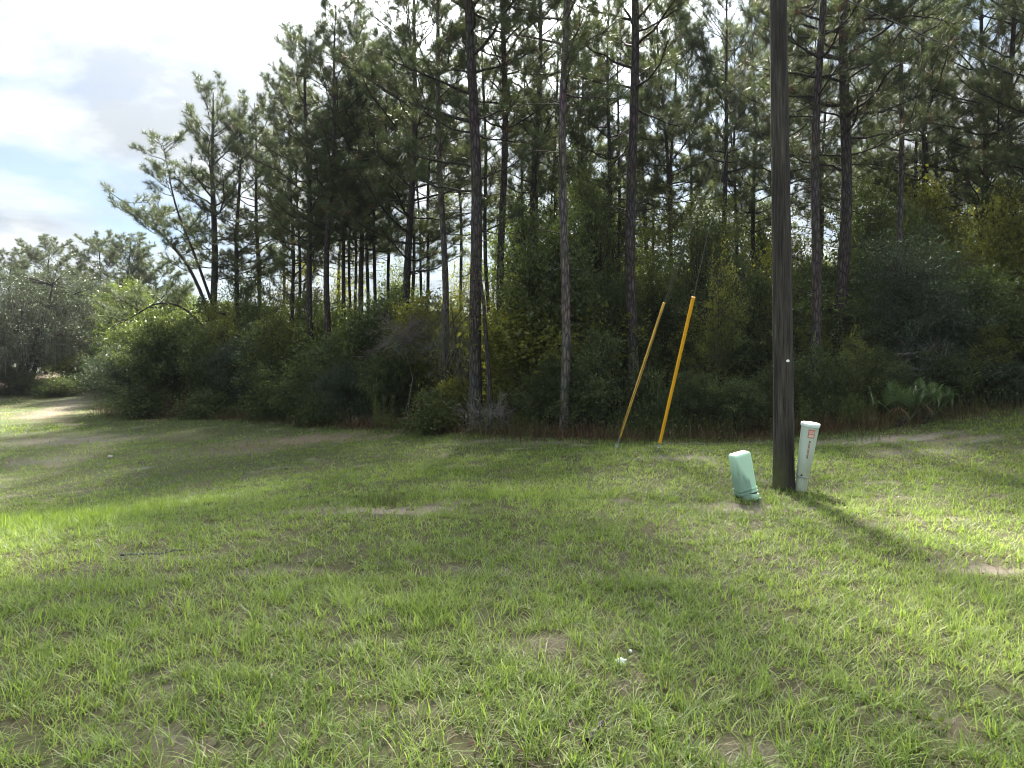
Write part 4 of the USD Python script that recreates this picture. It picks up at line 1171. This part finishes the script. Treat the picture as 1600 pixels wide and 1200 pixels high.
# ------------------------------------------------------------------ utility pole
pole_mat = usdkit.material(stage, '/World/Looks/pole_wood_look', {
    'tc': ('texture_coordinate', {}),
    'mp': ('mapping', {'scale': (1, 1, 0.045)}),
    'n1': ('noise_texture', {'scale': 42.0, 'detail': 6.0, 'roughness': 0.65}),
    'n2': ('noise_texture', {'scale': 3.2, 'detail': 4.0}),
    'mp2': ('mapping', {'scale': (1, 1, 0.16)}),
    'rp': ('rgb_ramp', {'ramp': [(0.34, (0.006, 0.0055, 0.005)), (0.44, (0.026, 0.023, 0.020)), (0.55, (0.042, 0.038, 0.032)), (0.72, (0.088, 0.079, 0.066))]}),
    'tarr': ('rgb_ramp', {'ramp': [(0.42, (1.0, 1.0, 1.0)), (0.62, (0.34, 0.33, 0.33))]}),
    'mt': ('mix_color', {'blend_type': 'multiply', 'fac': 0.9}),
    'sep': ('separate_xyz', {}),
    'gz': ('map_range', {'from_min': 0.0, 'from_max': 0.75, 'to_min': 1.0, 'to_max': 0.0, 'clamp': True}),
    'nm': ('noise_texture', {'scale': 7.0, 'detail': 5.0}),
    'sx': ('map_range', {'from_min': -0.12, 'from_max': 0.05, 'to_min': 1.0, 'to_max': 0.0, 'clamp': True}),
    'g1': ('math', {'math_type': 'multiply'}), 'g2': ('math', {'math_type': 'multiply'}), 'g3': ('math', {'math_type': 'multiply', 'value2': 2.0, 'use_clamp': True}),
    'moss': ('color', {'value': (0.060, 0.070, 0.022)}),
    'mm': ('mix_color', {}),
    'bp': ('bump', {'strength': 0.9, 'distance': 0.02}),
    'p': ('principled_bsdf', {'roughness': 0.85, 'specular_ior_level': 0.25}),
}, [('tc.object', 'mp.vector'), ('tc.object', 'mp2.vector'), ('mp.vector', 'n1.vector'), ('mp2.vector', 'n2.vector'), ('n1.fac', 'rp.fac'), ('n2.fac', 'tarr.fac'), ('rp.color', 'mt.a'), ('tarr.color', 'mt.b'),
    ('tc.object', 'sep.vector'), ('sep.z', 'gz.value'), ('sep.x', 'sx.value'), ('tc.object', 'nm.vector'), ('gz.result', 'g1.value1'), ('nm.fac', 'g1.value2'), ('g1.value', 'g2.value1'), ('sx.result', 'g2.value2'), ('g2.value', 'g3.value1'),
    ('mt.result', 'mm.a'), ('moss.color', 'mm.b'), ('g3.value', 'mm.fac'), ('mm.result', 'p.base_color'), ('n1.fac', 'bp.height'), ('bp.normal', 'p.normal')], surface='p.BSDF')
galv = plain_mat('galvanised_look', (0.38, 0.39, 0.39), 0.45, 0.8, 0.2, 30)
wire_mat = plain_mat('wire_look', (0.09, 0.09, 0.088), 0.5, 0.3, 0.2, 30)
cable_mat = plain_mat('black_cable_look', (0.025, 0.025, 0.026), 0.5, 0.0, 0.2, 30)
white_mat = plain_mat('white_tag_look', (0.75, 0.76, 0.76), 0.35, 0.0, 0.04, 30)

PB = at(1224.5, 10.9)
POLE_LEAN = -0.55
T = thing('utility_pole', 'tall weathered wooden utility pole with mossy foot', 'utility pole', PB, (0, POLE_LEAN, 0))
g = Geo()
z = np.linspace(-0.4, 10.2, 60)
rad = 0.152 - 0.0042 * np.clip(z, 0, None) + 0.012 * np.exp(-np.clip(z, 0, None) * 3)
g.tube(np.stack([0.01 * np.sin(z * 0.7), 0 * z, z], -1), rad, 28, rough=0.05)
g.tube([(0, 0, 10.2), (0, 0, 10.215)], [0.106, 0.004], 28)
g.build('shaft', pole_mat, T, normals=True)


def disc(c, d, rr, th, sides=20):
    m = trimesh.creation.cylinder(radius=rr, height=th, sections=sides)
    m.apply_transform(trimesh.geometry.align_vectors([0, 0, 1], d))
    m.apply_translation(c)
    return m


# small white tag nailed at face height, and staples of the ground wire
tm = disc([0.024, -0.151, 1.93], [0.15, -1, 0.05], 0.026, 0.006)
tm.apply_scale([1, 1, 0.72])
tm.apply_translation([0, 0, 1.93 * 0.28])
part('tag', tm, white_mat, T)
part('nail', disc([0.026, -0.155, 1.93], [0.15, -1, 0.05], 0.005, 0.008, 8), galv, T)
g = Geo()
g.tube([(0.142, 0.03, 1.86), (0.141, 0.03, 2.1), (0.140, 0.03, 2.42)], [0.007, 0.007, 0.007], 6)
g.build('wire_guard', plain_mat('pale_strip_look', (0.55, 0.50, 0.36), 0.5), T, normals=True)
GUY_Z = 8.25
for zc in (GUY_Z, GUY_Z - 0.35, GUY_Z - 0.7, 7.75):
    part('band', disc([0.01 * math.sin(zc * 0.7), 0, zc], [0, 0, 1], 0.152 - 0.0042 * zc + 0.004, 0.05, 28), galv, T)
for zc in (GUY_Z, GUY_Z - 0.35, GUY_Z - 0.7):
    part('guy_hook', trimesh.creation.box([0.04, 0.06, 0.05], trimesh.transformations.translation_matrix([0, 0.135, zc])), galv, T)
lean_x = lambda zz: PB[0] + math.sin(math.radians(POLE_LEAN)) * zz

# ------------------------------------------------------------------ guy wires with yellow guards
yellow_new = plain_mat('yellow_guard_look', (0.72, 0.36, 0.012), 0.45, 0.0, 0.06, 6)
yellow_old = plain_mat('faded_yellow_guard_look', (0.55, 0.34, 0.055), 0.6, 0.0, 0.2, 4)


def guy(px, D, zatt, label, mat, t0, t1, rr, bolt=False, t_eye=0.02, second=None):
    A = at(px, D)
    T = thing('guy_wire', label, 'guy wire', A, group=None)
    top = np.array([lean_x(zatt), PB[1] + 0.15, PB[2] + zatt]) - A
    d = unit(top)
    Lf = np.linalg.norm(top)
    g = Geo()
    u = np.linspace(0, 1, 24)[:, None]
    g.tube(d * 0.16 + (top - d * 0.16) * u, 0.0065, 5)
    g.build('wire', wire_mat, T, normals=True)
    g = Geo()
    side = unit(np.cross(d, [0, 0, 1.0]))
    up = np.cross(side, d)
    n = 18
    ts = np.linspace(t0, t1, n)
    g.tube(d * ts[:, None], rr * (0.9 + 0.1 * (ts - t0) / (t1 - t0)), 12)
    g.tube([d * t0, d * (t0 - 0.002)], [rr * 0.9, rr * 0.2], 12)
    g.tube([d * t1, d * (t1 + 0.004)], [rr, rr * 0.25], 12)
    g.build('guard', mat, T, normals=True)
    g = Geo()
    g.tube([-d * 0.3, d * 0.08], 0.010, 8)
    g.build('anchor_rod', galv, T, normals=True)
    ring = trimesh.creation.torus(major_radius=0.032, minor_radius=0.009, major_sections=16, minor_sections=8)
    ring.apply_transform(trimesh.geometry.align_vectors([0, 0, 1], unit(side + up * 0.3 + np.array([0, -0.8, 0]))))
    ring.apply_translation(d * 0.11)
    part('anchor_eye', ring, galv, T)
    g = Geo()
    g.tube([d * 0.13, d * (t0 + 0.03)], [0.018, 0.014], 8)
    g.build('wire_grip', galv, T, normals=True)
    if bolt:
        for k in (-1, 1):
            part('clip', disc(d * (t1 - 0.02) + side * 0.034 * k, side, 0.012, 0.02, 10), plain_mat('red_clip_look', (0.5, 0.10, 0.03), 0.5) if k < 0 else stage_red, T)
    if second is not None:
        t2 = np.array([lean_x(second), PB[1] + 0.15, PB[2] + second]) - A
        d2 = unit(t2)
        g = Geo()
        a0 = d * 0.16 + side * 0.03
        g.tube(a0 + (t2 - a0) * u, 0.005, 5)
        g.build('second_wire', wire_mat, T, normals=True)
    return A, d


stage_red = plain_mat('dark_red_clip_look', (0.45, 0.08, 0.03), 0.5)
guy(1028, 15.0, GUY_Z, 'guy wire with the bright yellow guard, right of the two', yellow_new, 0.20, 3.35, 0.034, bolt=True)
guy(962, 15.5, GUY_Z - 0.35, 'guy wire with the faded ochre guard, left of the two', yellow_old, 0.34, 3.45, 0.028, second=GUY_Z - 0.7)

# overhead cable to the right
T = thing('overhead_cable', 'thin dark cable slanting across the pine crowns at top right', 'cable', (lean_x(7.75), PB[1], PB[2] + 7.75))
g = Geo()
end = np.array([0.83 * 15, 15.0, EYE + 0.363 * 15 + 0.25]) - np.array([lean_x(7.75), PB[1], PB[2] + 7.75])
u = np.linspace(0, 1.6, 40)[:, None]
g.tube(np.array([0.1, 0, 0]) + end * u - np.array([0, 0, 1.0]) * (0.35 * u * (1.6 - u)), 0.010, 6)
g.build('cable', cable_mat, T, normals=True)

# ------------------------------------------------------------------ green pedestal, leaning left
def rounded_bar(w, d, h, rr, seg=6, taper=0.0, top_r=0.03, lip=0.0):
    """upright box with rounded vertical edges and a domed top edge; rings from bottom to top"""
    def outline(w, d, rr):
        a = np.linspace(0, PI / 2, seg)
        pts = []
        for k, (sx_, sy_) in enumerate([(1, 1), (-1, 1), (-1, -1), (1, -1)]):
            aa = a + k * PI / 2
            pts.append(np.stack([sx_ * (w / 2 - rr) + rr * np.cos(aa), sy_ * (d / 2 - rr) + rr * np.sin(aa)], -1))
        return np.vstack(pts)
    rings = [(0, 0.0)]
    rings += [(h * k / 8, taper * k / 8) for k in range(1, 8)]
    b = np.linspace(0, PI / 2, 6)
    for t in b:
        rings.append((h - top_r + top_r * math.sin(t), taper + top_r * (1 - math.cos(t))))
    V = []
    for z_, inset in rings:
        o_ = outline(w - 2 * inset, d - 2 * inset, max(rr - inset * 0.6, 0.004))
        V.append(np.column_stack([o_, np.full(len(o_), z_)]))
    n = len(V[0])
    m = len(V)
    v = np.vstack(V + [[[0, 0, h + 0.004]]])
    i = (np.arange(m - 1)[:, None] * n + np.arange(n)[None]).ravel()
    j = (np.arange(m - 1)[:, None] * n + (np.arange(n)[None] + 1) % n).ravel()
    f = np.vstack([np.stack([i, j, j + n], -1), np.stack([i, j + n, i + n], -1)])
    c = len(v) - 1
    last = (m - 1) * n
    f = np.vstack([f, [[last + k, last + (k + 1) % n, c] for k in range(n)]])
    return trimesh.Trimesh(v, f, process=False)


green_mat = usdkit.material(stage, '/World/Looks/green_plastic_look', {
    'tc': ('texture_coordinate', {}), 'sep': ('separate_xyz', {}),
    'mp': ('mapping', {'scale': (1, 1, 0.12)}),
    'n1': ('noise_texture', {'scale': 26.0, 'detail': 6.0, 'roughness': 0.7}),
    'n2': ('noise_texture', {'scale': 4.5, 'detail': 4.0}),
    'fx': ('map_range', {'from_min': 0.185, 'from_max': 0.095, 'to_min': 0.0, 'to_max': 1.0, 'clamp': True}),
    'fz': ('map_range', {'from_min': 0.68, 'from_max': 0.3, 'to_min': 0.15, 'to_max': 1.0, 'clamp': True}),
    'wob': ('math', {'math_type': 'multiply_add', 'value2': 0.16}),
    'slope': ('math', {'math_type': 'multiply_add', 'value2': 0.22}),
    'm1': ('math', {'math_type': 'multiply'}), 'm2': ('math', {'math_type': 'multiply'}),
    'rp': ('rgb_ramp', {'ramp': [(0.10, (0.0,) * 3), (0.42, (0.8,) * 3), (1.0, (1.0,) * 3)]}),
    'base': ('color', {'value': (0.42, 0.64, 0.50)}), 'dirt': ('color', {'value': (0.085, 0.145, 0.115)}),
    'ft': ('math', {'math_type': 'multiply', 'value2': 0.85}),
    'mx': ('mix_color', {}),
    'p': ('principled_bsdf', {'roughness': 0.48, 'specular_ior_level': 0.4}),
}, [('tc.object', 'sep.vector'), ('tc.object', 'mp.vector'), ('mp.vector', 'n1.vector'), ('tc.object', 'n2.vector'),
    ('n2.fac', 'wob.value1'), ('sep.x', 'wob.value3'), ('sep.z', 'slope.value1'), ('wob.value', 'slope.value3'), ('slope.value', 'fx.value'), ('sep.z', 'fz.value'), ('fx.result', 'm1.value1'), ('fz.result', 'm1.value2'),
    ('m1.value', 'm2.value1'), ('n1.fac', 'm2.value2'), ('m2.value', 'rp.fac'), ('rp.color', 'ft.value1'), ('ft.value', 'mx.fac'), ('base.color', 'mx.a'), ('dirt.color', 'mx.b'), ('mx.result', 'p.base_color')], surface='p.BSDF')
GP = at(1167, 10.15)
T = thing('green_pedestal', 'mint green plastic utility pedestal leaning left in the grass, stained', 'utility pedestal', GP, (5, -13, 14))
UsdGeom.Xformable(T).AddScaleOp().Set(Gf.Vec3f(0.97, 0.97, 0.95))
body = rounded_bar(0.285, 0.21, 0.60, 0.045, taper=0.006, top_r=0.035)
body.apply_translation([-0.005, 0, 0.10])
part('hood', body, green_mat, T, 40)
for z_ in (0.105, 0.155):
    m = rounded_bar(0.304, 0.230, 0.018, 0.05, top_r=0.006)
    m.apply_translation([-0.005, 0, z_])
    part('rib', m, green_mat, T, 40)
m = rounded_bar(0.302, 0.226, 0.045, 0.05, top_r=0.006)
m.apply_transform(trimesh.transformations.euler_matrix(0, math.radians(13), 0))
m.apply_translation([0.005, 0, 0.045])
part('base_collar', m, green_mat, T, 40)
m = rounded_bar(0.325, 0.25, 0.07, 0.06, top_r=0.01)
m.apply_transform(trimesh.transformations.euler_matrix(math.radians(-4), math.radians(20), 0))
m.apply_translation([0.012, 0, -0.035])
part('base_skirt', m, green_mat, T, 40)
m = rounded_bar(0.27, 0.20, 0.14, 0.045, top_r=0.01)
m.apply_translation([0, 0, -0.03])
part('inner_base', m, plain_mat('dark_plastic_look', (0.03, 0.04, 0.035), 0.6), T, 40)

# ------------------------------------------------------------------ white post, leaning right
post_mat = usdkit.material(stage, '/World/Looks/post_plastic_look', {
    'tc': ('texture_coordinate', {}), 'sep': ('separate_xyz', {}),
    'mp': ('mapping', {'scale': (1, 1, 0.05)}),
    'n1': ('noise_texture', {'scale': 30.0, 'detail': 6.0, 'roughness': 0.7}),
    'fz': ('map_range', {'from_min': 0.75, 'from_max': 0.32, 'to_min': 0.0, 'to_max': 1.0, 'clamp': True}),
    'm1': ('math', {'math_type': 'multiply'}),
    'rp': ('rgb_ramp', {'ramp': [(0.15, (0.0,) * 3), (0.55, (0.85,) * 3)]}),
    'a': ('color', {'value': (0.40, 0.475, 0.42)}), 'b': ('color', {'value': (0.27, 0.31, 0.22)}),
    'mx': ('mix_color', {}),
    'p': ('principled_bsdf', {'roughness': 0.42, 'specular_ior_level': 0.4}),
}, [('tc.object', 'sep.vector'), ('tc.object', 'mp.vector'), ('mp.vector', 'n1.vector'), ('sep.z', 'fz.value'), ('fz.result', 'm1.value1'), ('n1.fac', 'm1.value2'), ('m1.value', 'rp.fac'),
    ('rp.color', 'mx.fac'), ('a.color', 'mx.a'), ('b.color', 'mx.b'), ('mx.result', 'p.base_color')], surface='p.BSDF')
WP = at(1250.5, 10.85)
T = thing('white_post', 'pale round utility post leaning right against the foot of the pole', 'utility post', WP, (9, 5.0, 0))
UsdGeom.Xformable(T).AddScaleOp().Set(Gf.Vec3f(0.99, 0.99, 1.04))


def lathe(rz, mat, name, smooth=40, sections=32):
    m = trimesh.creation.revolve(np.array(rz), sections=sections)
    return part(name, m, mat, T, smooth)


lathe([(0, -0.1), (0.083, -0.1), (0.086, 0.22), (0, 0.22)], post_mat, 'stump')
lathe([(0.0, 0.215), (0.091, 0.215), (0.0925, 0.222), (0.124, 0.94), (0.124, 0.95), (0, 0.95)], post_mat, 'sleeve')
lathe([(0.0, 0.2125), (0.093, 0.2125), (0.0945, 0.216), (0.0945, 0.228), (0.093, 0.231), (0.0, 0.231)], galv, 'joint_ring')
cap_mat = plain_mat('white_cap_look', (0.66, 0.76, 0.76), 0.4, 0, 0.05)
lathe([(0.0, 0.948), (0.131, 0.948), (0.133, 0.952), (0.133, 0.958), (0.1275, 0.961), (0.1275, 0.964), (0.135, 0.967), (0.136, 0.985), (0.131, 0.993), (0.11, 0.996), (0, 0.999)], cap_mat, 'cap')
part('bolt', disc([-0.050, -0.078, 0.25], [-0.6, -1, 0], 0.014, 0.02, 8), cable_mat, T)


def wrap(a0, a1, z0, z1, off, n=8):
    """a sticker bent round the sleeve"""
    aa = np.linspace(a0, a1, n)
    v = []
    for z_ in (z0, z1):
        rr = np.interp(z_, [0.222, 0.94], [0.0925, 0.124]) + off
        v += [(rr * math.sin(a), -rr * math.cos(a), z_) for a in aa]
    f = [[k, k + 1, k + 1 + n] for k in range(n - 1)] + [[k, k + 1 + n, k + n] for k in range(n - 1)]
    return trimesh.Trimesh(np.array(v), np.array(f), process=False)


red_mat = plain_mat('red_sticker_look', (0.40, 0.135, 0.12), 0.5, 0, 0.25, 60)
pink_mat = plain_mat('pale_sticker_look', (0.62, 0.46, 0.42), 0.5, 0, 0.12, 60)
maroon = plain_mat('maroon_strip_look', (0.16, 0.075, 0.065), 0.55, 0, 0.4, 40)
part('warning_sticker', wrap(-0.52, 0.27, 0.795, 0.915, 0.0012), red_mat, T, False)
part('sticker_panel', wrap(-0.38, 0.20, 0.855, 0.895, 0.0020), pink_mat, T, False)
part('sticker_panel', wrap(-0.40, 0.18, 0.808, 0.842, 0.0020), pink_mat, T, False)
part('sticker_line', wrap(-0.28, 0.06, 0.868, 0.880, 0.0028), red_mat, T, False)
part('label_strip', wrap(-0.27, -0.08, 0.50, 0.755, 0.0012), maroon, T, False)
for k in range(9):
    part('strip_mark', wrap(-0.23, -0.12, 0.525 + k * 0.024, 0.537 + k * 0.024, 0.0020, 4), pink_mat if k % 3 else red_mat, T, False)

# ------------------------------------------------------------------ small things in the grass
def lump(px, py, size, label, mat, seed, name='litter', cat='litter', squash=0.8):
    c = hit(px, py)
    z0 = float(height(np.array([c[0]]), np.array([c[1]]))[0])
    m = trimesh.creation.icosphere(3, 1.0)
    v = np.array(m.vertices)
    n_ = meshkit.fbm(v * 2.3 + seed, 3, seed)
    v = v * (0.65 + 0.8 * np.abs(n_ - 0.5)[:, None] * 2 + 0.12 * np.round(n_ * 7)[:, None] / 3) * size * [1, 1, squash]
    m.vertices = v
    tag(obj(name, v + [c[0], c[1], z0 + size * 1.15], np.array(m.faces), mat), label, cat)


paper = plain_mat('paper_look', (0.72, 0.75, 0.77), 0.6, 0, 0.08, 40)
lump(970, 1042, 0.026, 'crumpled white scrap lying in the foreground grass', paper, 5)
lump(985, 1021, 0.011, 'tiny pale fleck just behind the crumpled white scrap', paper, 6)
lump(172, 717, 0.06, 'small pale stone on the far bank at left', plain_mat('stone_look', (0.5, 0.48, 0.45), 0.8), 7, 'stone', 'stone', 0.5)
lump(447, 735, 0.035, 'dark clod on the slope left of centre', plain_mat('clod_look', (0.05, 0.045, 0.04), 0.9), 8, 'clod', 'clod', 0.7)


def stick(px, py, L, az, label, seed):
    r = np.random.default_rng(seed)
    c = hit(px, py)
    u = np.linspace(-0.5, 0.5, 7)
    x, y = c[0] + u * L * math.cos(az), c[1] + u * L * math.sin(az)
    p = np.stack([x, y, height(x, y) + 0.025 + r.normal(0, 0.008, 7)], -1)
    g = Geo()
    g.tube(p, 0.012 * (1 - 0.6 * (u + 0.5)), 6)
    g.cones([p[3], p[4]], [p[3] + [0.08, 0.05, 0.05], p[4] + [0.05, -0.06, 0.03]], 0.006, 0.002)
    tag(g.build('fallen_stick', M['twig_grey'], normals=True), label, 'stick')


stick(250, 868, 0.7, 0.2, 'stick laid in for the dark crest shadow at the left foreground', 1)  # added shape standing in for the shadow line along the crest
stick(630, 693, 1.0, 0.15, 'grey fallen stick near the wood edge left of centre', 2)
stick(860, 688, 1.3, -0.2, 'grey fallen branch at the wood edge left of the guards', 4)
stick(1180, 692, 1.1, 0.25, 'grey fallen branch at the wood edge behind the green pedestal', 5)
stick(1500, 655, 1.2, -0.1, 'grey fallen branch among the reddish weeds at right', 6)
stick(930, 1150, 0.28, 1.2, 'short pale stick in the foreground grass near the bottom', 3)

# ------------------------------------------------------------------ the damp morning air
air = usdkit.material(stage, '/World/Looks/haze_look', {'v': ('principled_volume', {'color': (0.90, 0.94, 1.0), 'density': 0.0001, 'anisotropy': 0.3})}, volume='v.volume')
hb = trimesh.creation.box([1000, 1000, 46])
hb.apply_translation([0, 200, 46 / 2 - 6])
tag(obj('haze', np.array(hb.vertices), np.array(hb.faces), air), 'thin haze in the air over the verge and the wood', 'haze', kind='stuff')
